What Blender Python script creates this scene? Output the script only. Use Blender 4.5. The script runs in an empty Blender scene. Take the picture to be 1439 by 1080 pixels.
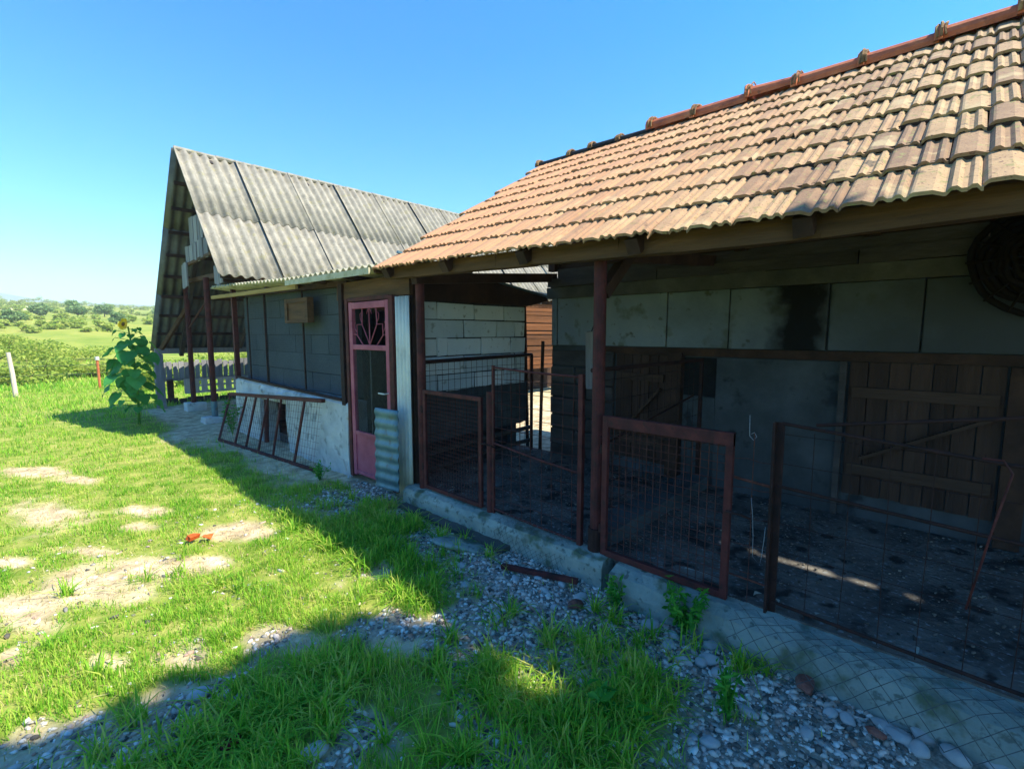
import bpy, bmesh, math, random
import numpy as np
from mathutils import Vector, Matrix, Euler
random.seed(7); RNG = np.random.default_rng(7)
S = bpy.context.scene
C = S.collection
R = math.radians

# ------------------------------------------------------------------ helpers
def lin(h):
    h = h.lstrip('#'); v = [int(h[i:i+2], 16)/255 for i in (0, 2, 4)]
    return tuple((c/12.92 if c <= .04045 else ((c+.055)/1.055)**2.4) for c in v) + (1,)

def mat(name, cols, scale=4., rough=.85, bump=.2, bscale=None, stretch=(1, 1, 1), metallic=0, island=0,
        spots=None, spot_scale=14., spot_at=.6, trans=0, grad=None, band=None, detail=6, bdist=.01, spec=.3):
    """procedural: noise ramp over cols; optional per-island hue, a second spot colour, a colour graded along object Y"""
    m = bpy.data.materials.new(name); m.use_nodes = True
    nt = m.node_tree; N = nt.nodes; L = nt.links
    b = N['Principled BSDF']; b.inputs['Roughness'].default_value = rough; b.inputs['Metallic'].default_value = metallic
    b.inputs['Specular IOR Level'].default_value = spec
    tc = N.new('ShaderNodeTexCoord'); mp = N.new('ShaderNodeMapping'); mp.inputs['Scale'].default_value = stretch
    L.new(tc.outputs['Object'], mp.inputs['Vector'])
    nz = N.new('ShaderNodeTexNoise'); nz.inputs['Scale'].default_value = scale; nz.inputs['Detail'].default_value = detail
    nz.inputs['Roughness'].default_value = .62
    L.new(mp.outputs[0], nz.inputs['Vector'])
    fac = nz.outputs['Fac']
    if island:
        g = N.new('ShaderNodeNewGeometry'); mx = N.new('ShaderNodeMix'); mx.data_type = 'FLOAT'
        mx.inputs[0].default_value = island
        mr = N.new('ShaderNodeMapRange'); mr.inputs['To Min'].default_value = .25; mr.inputs['To Max'].default_value = .75
        L.new(g.outputs['Random Per Island'], mr.inputs['Value'])
        L.new(fac, mx.inputs[2]); L.new(mr.outputs[0], mx.inputs[3]); fac = mx.outputs[0]
    rp = N.new('ShaderNodeValToRGB'); L.new(fac, rp.inputs['Fac'])
    e = rp.color_ramp.elements; n = len(cols)
    for i, c in enumerate(cols):
        p = .3 + .4*i/max(1, n-1)
        el = e[i] if i < 2 else e.new(p)
        el.position = p; el.color = lin(c) if isinstance(c, str) else c
    out = rp.outputs['Color']
    def blend(a, colr, f):
        x = N.new('ShaderNodeMix'); x.data_type = 'RGBA'
        L.new(f, x.inputs[0]); L.new(a, x.inputs[6]); x.inputs[7].default_value = lin(colr); return x.outputs[2]
    for k, (sc, at, colr) in enumerate(([(spot_scale, spot_at, spots)] if isinstance(spots, str) else (spots or []))):
        n2 = N.new('ShaderNodeTexNoise'); n2.inputs['Scale'].default_value = sc; n2.inputs['Detail'].default_value = 5
        n2.noise_dimensions = '4D'; n2.inputs['W'].default_value = k*7.3
        L.new(tc.outputs['Object'], n2.inputs['Vector'])
        mr = N.new('ShaderNodeMapRange'); mr.inputs['From Min'].default_value = at; mr.inputs['From Max'].default_value = at+.08
        L.new(n2.outputs['Fac'], mr.inputs['Value'])
        out = blend(out, colr, mr.outputs[0])
    if grad:
        for (axis, a0, a1, colr) in grad:
            sp = N.new('ShaderNodeSeparateXYZ'); L.new(tc.outputs['Object'], sp.inputs[0])
            mr = N.new('ShaderNodeMapRange'); mr.inputs['From Min'].default_value = a0; mr.inputs['From Max'].default_value = a1
            ad = N.new('ShaderNodeMath'); ad.operation = 'MULTIPLY_ADD'; ad.inputs[1].default_value = .5*abs(a1-a0); 
            L.new(nz.outputs['Fac'], ad.inputs[0]); L.new(sp.outputs[axis], ad.inputs[2])
            L.new(ad.outputs[0], mr.inputs['Value'])
            out = blend(out, colr, mr.outputs[0])
    if band:
        y0, hw, soft, colr = band
        sp = N.new('ShaderNodeSeparateXYZ'); L.new(tc.outputs['Object'], sp.inputs[0])
        n3 = N.new('ShaderNodeTexNoise'); n3.inputs['Scale'].default_value = 5; n3.inputs['Detail'].default_value = 6; L.new(tc.outputs['Object'], n3.inputs['Vector'])
        a1 = N.new('ShaderNodeMath'); a1.operation = 'SUBTRACT'; L.new(sp.outputs[1], a1.inputs[0]); a1.inputs[1].default_value = y0
        a2 = N.new('ShaderNodeMath'); a2.operation = 'ABSOLUTE'; L.new(a1.outputs[0], a2.inputs[0])
        a3 = N.new('ShaderNodeMath'); a3.operation = 'MULTIPLY_ADD'; L.new(n3.outputs['Fac'], a3.inputs[0]); a3.inputs[1].default_value = .35; L.new(a2.outputs[0], a3.inputs[2])
        mr = N.new('ShaderNodeMapRange'); mr.inputs['From Min'].default_value = hw+.17+soft/2; mr.inputs['From Max'].default_value = hw+.17-soft/2
        L.new(a3.outputs[0], mr.inputs['Value']); out = blend(out, colr, mr.outputs[0])
    L.new(out, b.inputs['Base Color'])
    if bump:
        nb = N.new('ShaderNodeTexNoise'); nb.inputs['Scale'].default_value = bscale or scale*6; nb.inputs['Detail'].default_value = 8
        L.new(mp.outputs[0], nb.inputs['Vector'])
        bp = N.new('ShaderNodeBump'); bp.inputs['Strength'].default_value = bump; bp.inputs['Distance'].default_value = bdist
        L.new(nb.outputs['Fac'], bp.inputs['Height']); L.new(bp.outputs[0], b.inputs['Normal'])
    if trans:
        t = N.new('ShaderNodeBsdfTranslucent'); ms = N.new('ShaderNodeMixShader'); ms.inputs[0].default_value = trans
        L.new(out, t.inputs['Color']); L.new(b.outputs[0], ms.inputs[1]); L.new(t.outputs[0], ms.inputs[2])
        L.new(ms.outputs[0], N['Material Output'].inputs['Surface'])
    return m

def tag(o, label=None, cat=None, group=None, kind=None):
    if label: o['label'] = label
    if cat: o['category'] = cat
    if group: o['group'] = group
    if kind: o['kind'] = kind
    return o

def thing(name, loc, label, cat, group=None):
    o = bpy.data.objects.new(name, None); C.objects.link(o); o.location = loc; o.empty_display_size = .1
    return tag(o, label, cat, group)

def adopt(o, parent):
    o.parent = parent
    m = Matrix.Identity(4); p = parent
    while p is not None:
        m = Matrix.LocRotScale(p.location, p.rotation_euler, p.scale) @ m if p.parent is None else m
        p = p.parent
    if parent.parent is None:
        o.matrix_parent_inverse = Matrix.LocRotScale(parent.location, parent.rotation_euler, parent.scale).inverted()
    return o

class MB:
    def __init__(s): s.v = []; s.f = []
    def add(s, vs, fs):
        k = len(s.v); s.v += [tuple(v) for v in vs]; s.f += [tuple(i+k for i in f) for f in fs]
    def box(s, a, b, jit=0, rot=None):
        a = list(a); b = list(b)
        for i in range(3):
            if a[i] > b[i]: a[i], b[i] = b[i], a[i]
        vs = [Vector((x, y, z)) for x in (a[0], b[0]) for y in (a[1], b[1]) for z in (a[2], b[2])]
        if jit: vs = [v+Vector([random.uniform(-jit, jit) for _ in range(3)]) for v in vs]
        if rot:
            c = (Vector(a)+Vector(b))/2; m = Euler(rot).to_matrix(); vs = [m@(v-c)+c for v in vs]
        s.add(vs, [(0, 1, 3, 2), (4, 6, 7, 5), (0, 4, 5, 1), (2, 3, 7, 6), (0, 2, 6, 4), (1, 5, 7, 3)])
        return s
    def beam(s, p0, p1, w, h, up=(0, 0, 1), jit=0):
        p0 = Vector(p0); p1 = Vector(p1); d = (p1-p0).normalized(); up = Vector(up)
        if abs(d.dot(up)) > .98: up = Vector((1, 0, 0))
        r = d.cross(up).normalized(); u = r.cross(d)
        vs = []
        for p in (p0, p1):
            for (a, b) in ((-1, -1), (1, -1), (1, 1), (-1, 1)):
                vs.append(p+r*(a*w/2+random.uniform(-jit, jit))+u*(b*h/2+random.uniform(-jit, jit)))
        s.add(vs, [(3, 2, 1, 0), (4, 5, 6, 7), (0, 1, 5, 4), (1, 2, 6, 5), (2, 3, 7, 6), (3, 0, 4, 7)])
        return s
    def tube(s, pts, r, n=6, cap=True):
        pts = [Vector(p) for p in pts]; rs = r if isinstance(r, (list, tuple)) else [r]*len(pts)
        vs = []; prev = None
        for i, p in enumerate(pts):
            d = (pts[min(i+1, len(pts)-1)]-pts[max(i-1, 0)]).normalized()
            if prev is None:
                a = Vector((0, 0, 1)) if abs(d.z) < .9 else Vector((1, 0, 0)); prev = d.cross(a).normalized()
            r_ = (prev-d*prev.dot(d)).normalized(); prev = r_; u = d.cross(r_)
            for k in range(n):
                t = 2*math.pi*k/n; vs.append(p+(r_*math.cos(t)+u*math.sin(t))*rs[i])
        fs = []
        for i in range(len(pts)-1):
            for k in range(n):
                a = i*n+k; b = i*n+(k+1) % n; fs.append((a, b, b+n, a+n))
        if cap: fs += [tuple(reversed(range(n))), tuple(range((len(pts)-1)*n, len(pts)*n))]
        s.add(vs, fs); return s
    def build(s, name, m, parent=None, smooth=False, bevel=0, label=None, solid=0):
        me = bpy.data.meshes.new(name); me.from_pydata(s.v, [], s.f); me.update()
        o = bpy.data.objects.new(name, me); C.objects.link(o)
        if m: me.materials.append(m)
        if smooth:
            me.polygons.foreach_set('use_smooth', [True]*len(me.polygons))
        if solid:
            md = o.modifiers.new('solid', 'SOLIDIFY'); md.thickness = solid; md.offset = 0
        if bevel:
            md = o.modifiers.new('bevel', 'BEVEL'); md.width = bevel; md.segments = 2; md.limit_method = 'ANGLE'; md.angle_limit = R(40)
        if parent: adopt(o, parent)
        if label: o['label'] = label
        return o

def np_mesh(name, verts, faces_list, m, attrs=None):
    """verts (n,3); faces_list: list of (k,c) arrays of quads/tris"""
    me = bpy.data.meshes.new(name)
    me.vertices.add(len(verts)); me.vertices.foreach_set('co', np.asarray(verts, np.float32).ravel())
    loops = np.concatenate([f.ravel() for f in faces_list]).astype(np.int32)
    tot = np.concatenate([np.full(len(f), f.shape[1]) for f in faces_list]).astype(np.int32)
    st = np.concatenate([[0], np.cumsum(tot)[:-1]]).astype(np.int32)
    me.loops.add(len(loops)); me.loops.foreach_set('vertex_index', loops)
    me.polygons.add(len(tot)); me.polygons.foreach_set('loop_start', st); me.polygons.foreach_set('loop_total', tot)
    me.update(calc_edges=True)
    for k, v in (attrs or {}).items():
        a = me.attributes.new(k, 'FLOAT', 'POINT'); a.data.foreach_set('value', np.asarray(v, np.float32))
    me.materials.append(m)
    o = bpy.data.objects.new(name, me); C.objects.link(o); return o

# value noise
_T = RNG.random((256, 256))
def vn(x, y):
    xi = np.floor(x).astype(int); yi = np.floor(y).astype(int); fx = x-xi; fy = y-yi
    fx = fx*fx*(3-2*fx); fy = fy*fy*(3-2*fy)
    a = _T[xi % 256, yi % 256]; b = _T[(xi+1) % 256, yi % 256]; c = _T[xi % 256, (yi+1) % 256]; d = _T[(xi+1) % 256, (yi+1) % 256]
    return (a*(1-fx)+b*fx)*(1-fy)+(c*(1-fx)+d*fx)*fy
def fbm(x, y, o=4):
    s = 0; a = .5
    for i in range(o): s = s+a*vn(x*2**i+i*17.3, y*2**i+i*9.1); a *= .5
    return s/(1-.5**o)
def sstep(a, b, x):
    t = np.clip((x-a)/(b-a), 0, 1); return t*t*(3-2*t)

# ------------------------------------------------------------------ camera
cam_d = bpy.data.cameras.new('camera'); cam = bpy.data.objects.new('camera', cam_d); C.objects.link(cam)
cam.location = (0, 0, 1.6); cam.rotation_euler = (R(90-6.13), 0, R(-46.9))
cam_d.sensor_width = 36; cam_d.lens = 16.76; cam_d.clip_end = 9000; cam_d.clip_start = .05
S.camera = cam

# ------------------------------------------------------------------ light
SUNV = Vector((.37, -.64, 1)).normalized()
w = bpy.data.worlds.new('World'); S.world = w; w.use_nodes = True
nt = w.node_tree; bg = nt.nodes['Background']; sky = nt.nodes.new('ShaderNodeTexSky'); sky.sky_type = 'NISHITA'; sky.sun_disc = False
sky.sun_elevation = math.asin(SUNV.z); sky.sun_rotation = math.atan2(SUNV.x, SUNV.y)
sky.air_density = 1.2; sky.dust_density = .3; sky.ozone_density = 3.0; sky.altitude = 200
hs = nt.nodes.new('ShaderNodeHueSaturation'); hs.inputs['Saturation'].default_value = 1.5
tn = nt.nodes.new('ShaderNodeMix'); tn.data_type = 'RGBA'; tn.blend_type = 'MULTIPLY'; tn.inputs[0].default_value = 1; tn.inputs[7].default_value = (.64, 1.04, 1.10, 1)
nt.links.new(sky.outputs[0], hs.inputs['Color']); nt.links.new(hs.outputs[0], tn.inputs[6]); nt.links.new(tn.outputs[2], bg.inputs[0]); bg.inputs[1].default_value = .122
sl = bpy.data.lights.new('sun', 'SUN'); so = bpy.data.objects.new('sun', sl); C.objects.link(so)
sl.energy = 4.6; sl.angle = R(.7); sl.color = (1, .92, .74)
so.rotation_euler = SUNV.to_track_quat('Z', 'Y').to_euler(); so.location = (6, -10, 16)
S.view_settings.view_transform = 'Standard'; S.view_settings.look = 'None'; S.view_settings.exposure = 1.25; S.view_settings.gamma = 1
S.cycles.max_bounces = 6; S.cycles.transparent_max_bounces = 8

# ------------------------------------------------------------------ materials
M = {}
M['rust'] = mat('rusty red steel', ['#371d1d', '#512625', '#62312d'], 9, .75, .3, 60, spots='#3a2622', spot_scale=22, spot_at=.58)
M['darkrust'] = mat('dark rusty steel', ['#1d1515', '#301d1a', '#3e2520'], 12, .8, .3, 70)
M['wire'] = mat('rusty wire', ['#38231f', '#553029', '#6b4034'], 30, .8, 0)
M['zincwire'] = mat('dull galvanised wire', ['#2d3233', '#4a5152', '#5c6463'], 30, .6, 0)
M['paleWire'] = mat('pale wire', ['#6a7078', '#858b92', '#9aa0a5'], 30, .6, 0)
M['pink'] = mat('faded pink red door paint', ['#8c4054', '#a05064', '#ae6072'], 5, .55, .12, 60, spots='#6e3536', spot_scale=18, spot_at=.66)
M['asb'] = mat('weathered fibre cement', ['#78756c', '#8f8b7f', '#a39d8e'], 5, .9, .5, 90, stretch=(1, 1, 1),
               spots=[(30, .58, '#78746a'), (9, .58, '#8f8a70'), (80, .60, '#625f56'), (3, .6, '#827e72')], bdist=.006)
M['asbunder'] = mat('fibre cement', ['#55585a', '#66696a', '#757776'], 5, .9, .3, 60)
M['asbyellow'] = mat('mossy fibre cement', ['#a39c7c', '#beb79c', '#ccc6b2'], 8, .9, .4, 60, spots='#7d7a4a', spot_scale=14, spot_at=.6)
M['tile'] = mat('weathered clay tile', ['#7d6552', '#987c62', '#b09472', '#8d7259'], 7, .85, .45, 80, island=.7,
                spots=[(26, .57, '#8a8458'), (70, .58, '#6d5348'), (5, .57, '#b09c7a'), (14, .63, '#5c5347')], grad=[(1, 1.2, 4.6, '#b98a68')], bdist=.005)
M['ridge'] = mat('red clay ridge tile', ['#9a5034', '#b86642', '#c97c54'], 6, .6, .25, 60, spots='#6a4a3a', spot_scale=12, spot_at=.6)
M['ridgeblack'] = mat('blackened ridge tile', ['#16171a', '#25262a', '#3a3530'], 9, .8, .4, 50)
M['lump'] = mat('dry lichened mortar', ['#5a4c38', '#8a6a48', '#a88a5e'], 14, .9, .5, 60)
M['wood'] = mat('old brown timber', ['#2a1e18', '#3d2b22', '#50392c'], 4, .85, .6, 30, stretch=(1, 1, 1))
M['woodV'] = mat('brown upright planks', ['#2e211c', '#3d2d26', '#4f3b31'], 7, .85, .6, 30, stretch=(3, 3, .25), island=.5)
M['woodY'] = mat('brown long planks', ['#33261f', '#46352b', '#59453a'], 7, .85, .6, 30, stretch=(3, .25, 3), island=.5)
M['eave'] = mat('yellow brown eave timber', ['#40301f', '#594029', '#6b4e32'], 5, .8, .5, 40, stretch=(3, .3, 3))
M['orangewood'] = mat('orange brown slats', ['#3c2514', '#5c381c', '#75492a'], 5, .85, .5, 30, stretch=(.3, 3, 3), island=.6)
M['greywood'] = mat('silver grey boards', ['#66666c', '#85858a', '#a2a1a2'], 7, .9, .6, 40, stretch=(4, 4, .3), island=.5)
M['yellowwood'] = mat('yellowed batten', ['#80683a', '#a08348', '#b5985a'], 5, .8, .4, 40, stretch=(3, .3, 3))
M['greyplank'] = mat('grey brown rough planks', ['#2e2b2b', '#433f3e', '#575250'], 5, .9, .7, 30, stretch=(2, .5, 2), island=.4)
M['aac'] = mat('white aerated block', ['#b0bfca', '#c8d5dd', '#dae2e8'], 3, .92, .35, 60, island=.6, spots=[(11, .60, '#98a2a4'), (30, .64, '#6a7274')])
M['mortar'] = mat('dark mortar gap', ['#23262a', '#34373a', '#45474a'], 12, .95, .4, 50)
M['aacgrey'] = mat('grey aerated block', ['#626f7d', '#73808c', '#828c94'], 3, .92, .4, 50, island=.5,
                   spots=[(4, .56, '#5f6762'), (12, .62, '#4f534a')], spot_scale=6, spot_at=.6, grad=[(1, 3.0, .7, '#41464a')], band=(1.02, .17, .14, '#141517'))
M['holeshade'] = mat('dark hole shade', ['#17181a', '#202123', '#2a2b2c'], 5, .95, .3, 50)  # near-black colour standing in for the shade inside a wall hole
M['plaster'] = mat('grey render', ['#33393d', '#42484c', '#50565a'], 2.5, .92, .5, 30, spots='#2c3134', spot_scale=5, spot_at=.6)
M['coopblock'] = mat('dusty blue grey block', ['#3f4a53', '#48545d', '#525e67'], 3, .92, .3, 40, island=.4)
M['white'] = mat('flaking whitewash', ['#9a9fa2', '#b8bdbe', '#cdd1cf'], 2.6, .92, .8, 14, spots=[(7, .57, '#8f9596'), (4, .63, '#a99d8c')], bdist=.03)
M['concrete'] = mat('pale mossy concrete', ['#6f7d78', '#87948e', '#9ea89f'], 3, .92, .9, 30, spots=[(5, .54, '#566350'), (25, .57, '#5f6a64'), (2.2, .6, '#a8aea2')], bdist=.012)
M['beamconc'] = mat('grey cast concrete', ['#3f403e', '#504f4b', '#5f5e58'], 3, .92, .5, 40)
M['floor'] = mat('dirty pen floor', ['#3a3836', '#4f4c49', '#66625d', '#79756f'], 3, .95, .9, 30, spots=[(34, .58, '#7f8488'), (7, .56, '#2c2928')], bdist=.02)
M['dirt'] = mat('dry dirt', ['#7c7466', '#968c7a', '#a99f8b'], 6, .95, .7, 40)
M['blue'] = mat('grey blue galvanised sheet', ['#466474', '#587a8a', '#6c8e9c'], 4, .45, .1, 40, metallic=.35, spots='#5a6a70', spot_scale=12, spot_at=.6)
M['strip'] = mat('off white corrugated sheet', ['#b9bdb8', '#d2d5cf', '#e0e0d4'], 4, .5, .1, 40, grad=[(2, .6, -.2, '#b5ac78')])
M['stone'] = mat('river stones', ['#6f7378', '#8b8f93', '#a5a7a6', '#bcbab2'], 9, .85, .3, 60, island=.85, spots='#8d7a66', spot_scale=5, spot_at=.62)
M['rubble'] = mat('gravel mix', ['#57544f', '#86837e', '#a9a69f', '#cfccc4', '#a07f6c', '#dcdad4'], 30, .9, .3, 90, island=.95)
M['debris'] = mat('pen debris', ['#33302d', '#4b4742', '#68635b', '#857f74'], 30, .9, 0, island=.95)
M['grass'] = mat('green grass blades', ['#549424', '#70ae2c', '#92c43a', '#b6c854', '#d2cc7c'], 1.2, .6, 0, island=.55, trans=.45, spec=.25)
M['dry'] = mat('dry straw blades', ['#a89560', '#c8b880', '#d8cc9c'], 3, .8, 0, island=.8, trans=.3)
M['leafy'] = mat('sunflower leaf', ['#2f7f34', '#429648', '#62b058'], 6, .5, .2, 20, island=.5, trans=.45)
M['weed'] = mat('weed leaf', ['#2f7a2a', '#4a9a32', '#66ae3e'], 6, .55, 0, island=.6, trans=.4)
M['bush'] = mat('bush leaf', ['#7c9a38', '#98b048', '#b0be58', '#c6c874'], 1.0, .8, 0, island=.5, trans=.5)
M['darkbush'] = mat('dark tree leaf', ['#2c5c30', '#3f7440', '#5c8c55'], 1.0, .7, 0, island=.6, trans=.25)
M['bark'] = mat('grey bark', ['#4a4038', '#655a4e', '#7c7264'], 6, .9, .8, 20, stretch=(2, 2, .4))
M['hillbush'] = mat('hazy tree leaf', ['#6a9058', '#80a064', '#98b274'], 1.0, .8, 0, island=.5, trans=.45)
M['petal'] = mat('yellow petal', ['#e8b000', '#f4cc10', '#fbdc30'], 9, .6, 0, trans=.35)
M['disc'] = mat('brown flower disc', ['#4a3414', '#6a4c1c', '#8a6a28'], 60, .9, .5)
M['brick'] = mat('orange broken brick', ['#a8441c', '#c85a26', '#d4743c'], 14, .9, .5, 60)
M['oldbrick'] = mat('dull old brick', ['#5a3a34', '#7a4e44', '#8c6258'], 14, .9, .5, 60)
M['rag'] = mat('dark red cloth scrap', ['#4a0f16', '#6a1a22', '#7c2830'], 14, .9, .3)
M['wicker'] = mat('brown wicker', ['#0e0908', '#150e0b', '#1c120e'], 20, .85, .6, 70)
M['postw'] = mat('sun bleached post', ['#b8a79c', '#d0c0b4', '#e0d4c8'], 5, .9, .5, 30, stretch=(3, 3, .4))
M['black'] = mat('black rubber cable', ['#101010', '#181818', '#202020'], 5, .6, 0)

# ------------------------------------------------------------------ terrain
BARE = [(0.14, 8.18, 0.36, -0.38, 0.01, 0.34), (0.49, 7.27, 0.22, -0.24, 0.02, 0.29), (0.19, 6.09, 0.3, -0.32, 0.03, 0.54), (0.79, 5.55, 0.18, -0.2, 0.03, 0.18), (0.68, 5.18, 0.15, -0.16, 0.02, 0.12), (-0.06, 4.97, 0.13, -0.13, 0.0, 0.14), (0.32, 4.85, 0.19, -0.2, 0.01, 0.13), (-0.01, 3.98, 0.21, -0.22, 0.01, 0.34), (0.29, 4.06, 0.29, -0.31, 0.04, 0.35), (0.63, 4.16, 0.25, -0.26, 0.05, 0.26), (0.9, 3.98, 0.14, -0.15, 0.03, 0.13), (-0.09, 3.44, 0.05, -0.05, 0.0, 0.14), (2.01, 4.15, 0.23, -0.24, 0.14, 0.29), (1.29, 4.38, 0.23, -0.24, 0.07, 0.23), (0.24, 3.08, 0.07, -0.08, 0.01, 0.06), (0.44, 2.49, 0.12, -0.13, 0.03, 0.15), (0.25, 2.36, 0.12, -0.13, 0.02, 0.13), (0.72, 1.76, 0.06, -0.06, 0.02, 0.04), (2.12, 9.04, 0.36, -0.39, 0.22, 0.9), (2.14, 7.37, 0.27, -0.29, 0.16, 0.54), (2.32, 6.08, 0.37, -0.39, 0.16, 0.4), (1.75, 2.89, 0.1, -0.11, 0.07, 0.11), (1.75, 2.1, 0.09, -0.09, 0.05, 0.06), (0.98, 2.5, 0.11, -0.11, 0.05, 0.11), (0.54, 2.76, 0.1, -0.11, 0.02, 0.09), (1.35, 2.11, 0.11, -0.11, 0.07, 0.1), (0.68, 2.36, 0.07, -0.07, 0.02, 0.07),
        (-0.9, 5.2, .5, -.4, .1, .4), (-1.2, 3.0, .4, -.4, .1, .4)]
def bare(x, y):
    """1 in a bare patch"""
    n = fbm(x*3.1+5, y*3.1+9, 3)-.5; r = np.zeros_like(x)
    for cx, cy, ax, ay, bx, by in BARE:
        D = ax*by-ay*bx; dx = x-cx; dy = y-cy
        u = (dx*by-dy*bx)/D; v = (ax*dy-ay*dx)/D
        r = np.maximum(r, 1-sstep(.5, 1.2, np.sqrt(u*u+v*v)+n*1.3))
    return r
def gravel(x, y):
    """1 where stones cover the ground: a strip along the kerb, wider close to the camera"""
    edge = 2.05-.30*sstep(3.2, 1.6, y)-.15*sstep(1.6, 0, y)
    n = fbm(x*2.3+1, y*2.3+4, 4)-.5
    a = sstep(-.25, .3, (x-edge)+n*1.3)*(1-sstep(4.3, 5.1, y))
    b = .7*sstep(.53, .61, fbm(x*3.4+50, y*3.4, 3))*sstep(3.2, 2.2, y)*sstep(-.9, .2, x)
    return np.clip(np.maximum(a, b), 0, 1)*(x < 2.75)
def under(x, y):
    """under roofs / inside buildings"""
    return ((x > 2.5) & (y < 9.1) & (x < 9)) | ((x > 2.45) & (y > 8.9) & (y < 13.2))
def cover(x, y):
    n = fbm(x*1.1+3, y*1.1+7, 3)
    c = (1-bare(x, y))*(1-.92*gravel(x, y))
    c = c*(1-.8*sstep(.50, .60, fbm(x*3.4+50, y*3.4, 3))*sstep(3.2, 2.5, y))
    path = sstep(1.95, 2.35, x+.5*(n-.5))*sstep(3.9, 4.6, y)*sstep(10.4, 9.4, y)
    c = c*(1-.9*path)
    c = c*(1-sstep(1.9, 2.2, x+.4*(n-.5))*sstep(9.3, 9.8, y)*sstep(13.3, 12.8, y))
    # grass tongues in the shade of the coop
    for (cx, cy, rx, ry) in ((1.95, 7.2, .28, .55), (2.15, 4.9, .42, .34), (1.9, 3.55, .24, .5), (1.75, 6.2, .2, .5)):
        d = np.sqrt(((x-cx)/rx)**2+((y-cy)/ry)**2)
        c = np.maximum(c, 1-sstep(.7, 1.15, d+(n-.5)*1.2))
    return np.clip(c, 0, 1)*(~under(x, y))
def gz(x, y):
    x = np.asarray(x, float); y = np.asarray(y, float)
    d = np.sqrt(x*x+y*y)
    z = -.08+.03*(fbm(x*.7, y*.7, 2)-.5)*sstep(.3, 2, d)+.05*sstep(8, 10, y)*sstep(14, 10, y)*0
    z = z-.02*sstep(2.2, 2.6, x)*sstep(5, 4, y)
    far = np.maximum(d-24, 0)
    z = z-.35*sstep(19, 26, d)
    hill = .054*far*(1+.12*(fbm(x*.02, y*.02, 3)-.5))
    hill = np.where(far > 330, .054*330+(far-330)*-.01, hill)
    ang = np.arctan2(x, y)
    hill = hill*(1-.12*sstep(.05, .30, ang))
    z = z+hill+.9*(fbm(x*.06+8, y*.06, 3)-.5)*sstep(24, 45, d)
    return z
def gz1(x, y): return float(gz(np.array([float(x)]), np.array([float(y)]))[0])

def axis_pts(lo, hi, near_lo, near_hi, step):
    a = list(np.arange(near_lo, near_hi, step)); s = step; v = near_hi
    while v < hi: a.append(v); s *= 1.09; v += s
    a.append(hi); s = step; v = near_lo; b = []
    while v > lo: s *= 1.09; v -= s; b.append(v)
    b.append(lo) if b and b[-1] > lo else None
    return np.array(sorted(set([q for q in b+a if lo <= q <= hi])))
gx = axis_pts(-900, 1100, -1.2, 3.0, .035); gy = axis_pts(-700, 1400, .2, 9.5, .04)
X, Y = np.meshgrid(gx, gy, indexing='ij')
Z = gz(X, Y)
micro = (fbm(X*9, Y*9, 3)-.5)*.03+(fbm(X*26, Y*26, 2)-.5)*.014
near = sstep(14, 8, np.sqrt(X*X+Y*Y))
Z = Z+micro*near
Z = np.where((X > 2.9) & (X < 7.2) & (Y < 8.9) & (Y > -6), -.16, Z)
nx_, ny_ = X.shape
idx = np.arange(nx_*ny_).reshape(nx_, ny_)
F = np.stack([idx[:-1, :-1], idx[1:, :-1], idx[1:, 1:], idx[:-1, 1:]], -1).reshape(-1, 4)
# ground material driven by the true cover of grass and stones
gm = bpy.data.materials.new('yard soil and meadow'); gm.use_nodes = True; nt = gm.node_tree; N = nt.nodes; L = nt.links; b = N['Principled BSDF']
b.inputs['Roughness'].default_value = .95; b.inputs['Specular IOR Level'].default_value = .1
tc = N.new('ShaderNodeTexCoord')
def noise(sc, det=6, st=None):
    n = N.new('ShaderNodeTexNoise'); n.inputs['Scale'].default_value = sc; n.inputs['Detail'].default_value = det; n.inputs['Roughness'].default_value = .65
    if st:
        mp = N.new('ShaderNodeMapping'); mp.inputs['Scale'].default_value = st; L.new(tc.outputs['Object'], mp.inputs[0]); L.new(mp.outputs[0], n.inputs['Vector'])
    else: L.new(tc.outputs['Object'], n.inputs['Vector'])
    return n.outputs['Fac']
def ramp(f, st):
    r = N.new('ShaderNodeValToRGB'); L.new(f, r.inputs[0]); e = r.color_ramp.elements
    for i, (p, c) in enumerate(st):
        el = e[i] if i < 2 else e.new(p)
        el.position = p; el.color = lin(c)
    return r.outputs[0]
def mixc(f, a, c):
    x = N.new('ShaderNodeMix'); x.data_type = 'RGBA'
    L.new(f, x.inputs[0]) if not isinstance(f, float) else setattr(x.inputs[0], 'default_value', f)
    L.new(a, x.inputs[6]); L.new(c, x.inputs[7]); return x.outputs[2]
def att(n):
    a = N.new('ShaderNodeAttribute'); a.attribute_name = n; return a.outputs['Fac']
soil = ramp(noise(7, 9), [(.3, '#8f8068'), (.45, '#b3a184'), (.58, '#d0bf9e'), (.70, '#e2d4b4')])
turf = ramp(noise(5, 8), [(.3, '#5f7a2c'), (.5, '#829040'), (.7, '#aaa660')])
grav = ramp(noise(45, 6), [(.3, '#5c5852'), (.5, '#89847c'), (.65, '#a9a49a')])
field = ramp(noise(.09, 10), [(.3, '#4f6c26'), (.42, '#728a34'), (.52, '#8f9a40'), (.62, '#a6a052'), (.74, '#6f8636')])
field2 = ramp(noise(.9, 8), [(.35, '#56702a'), (.5, '#84903c'), (.68, '#a89c58')])
fieldm = mixc(.45, field, field2)
c = mixc(att('cover'), soil, turf)
c = mixc(att('gravel'), c, grav)
c = mixc(att('far'), c, fieldm)
c = mixc(att('crop'), c, ramp(noise(2, 3), [(.3, '#c8c890'), (.7, '#d6d4a4')]))
L.new(c, b.inputs['Base Color'])
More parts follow.
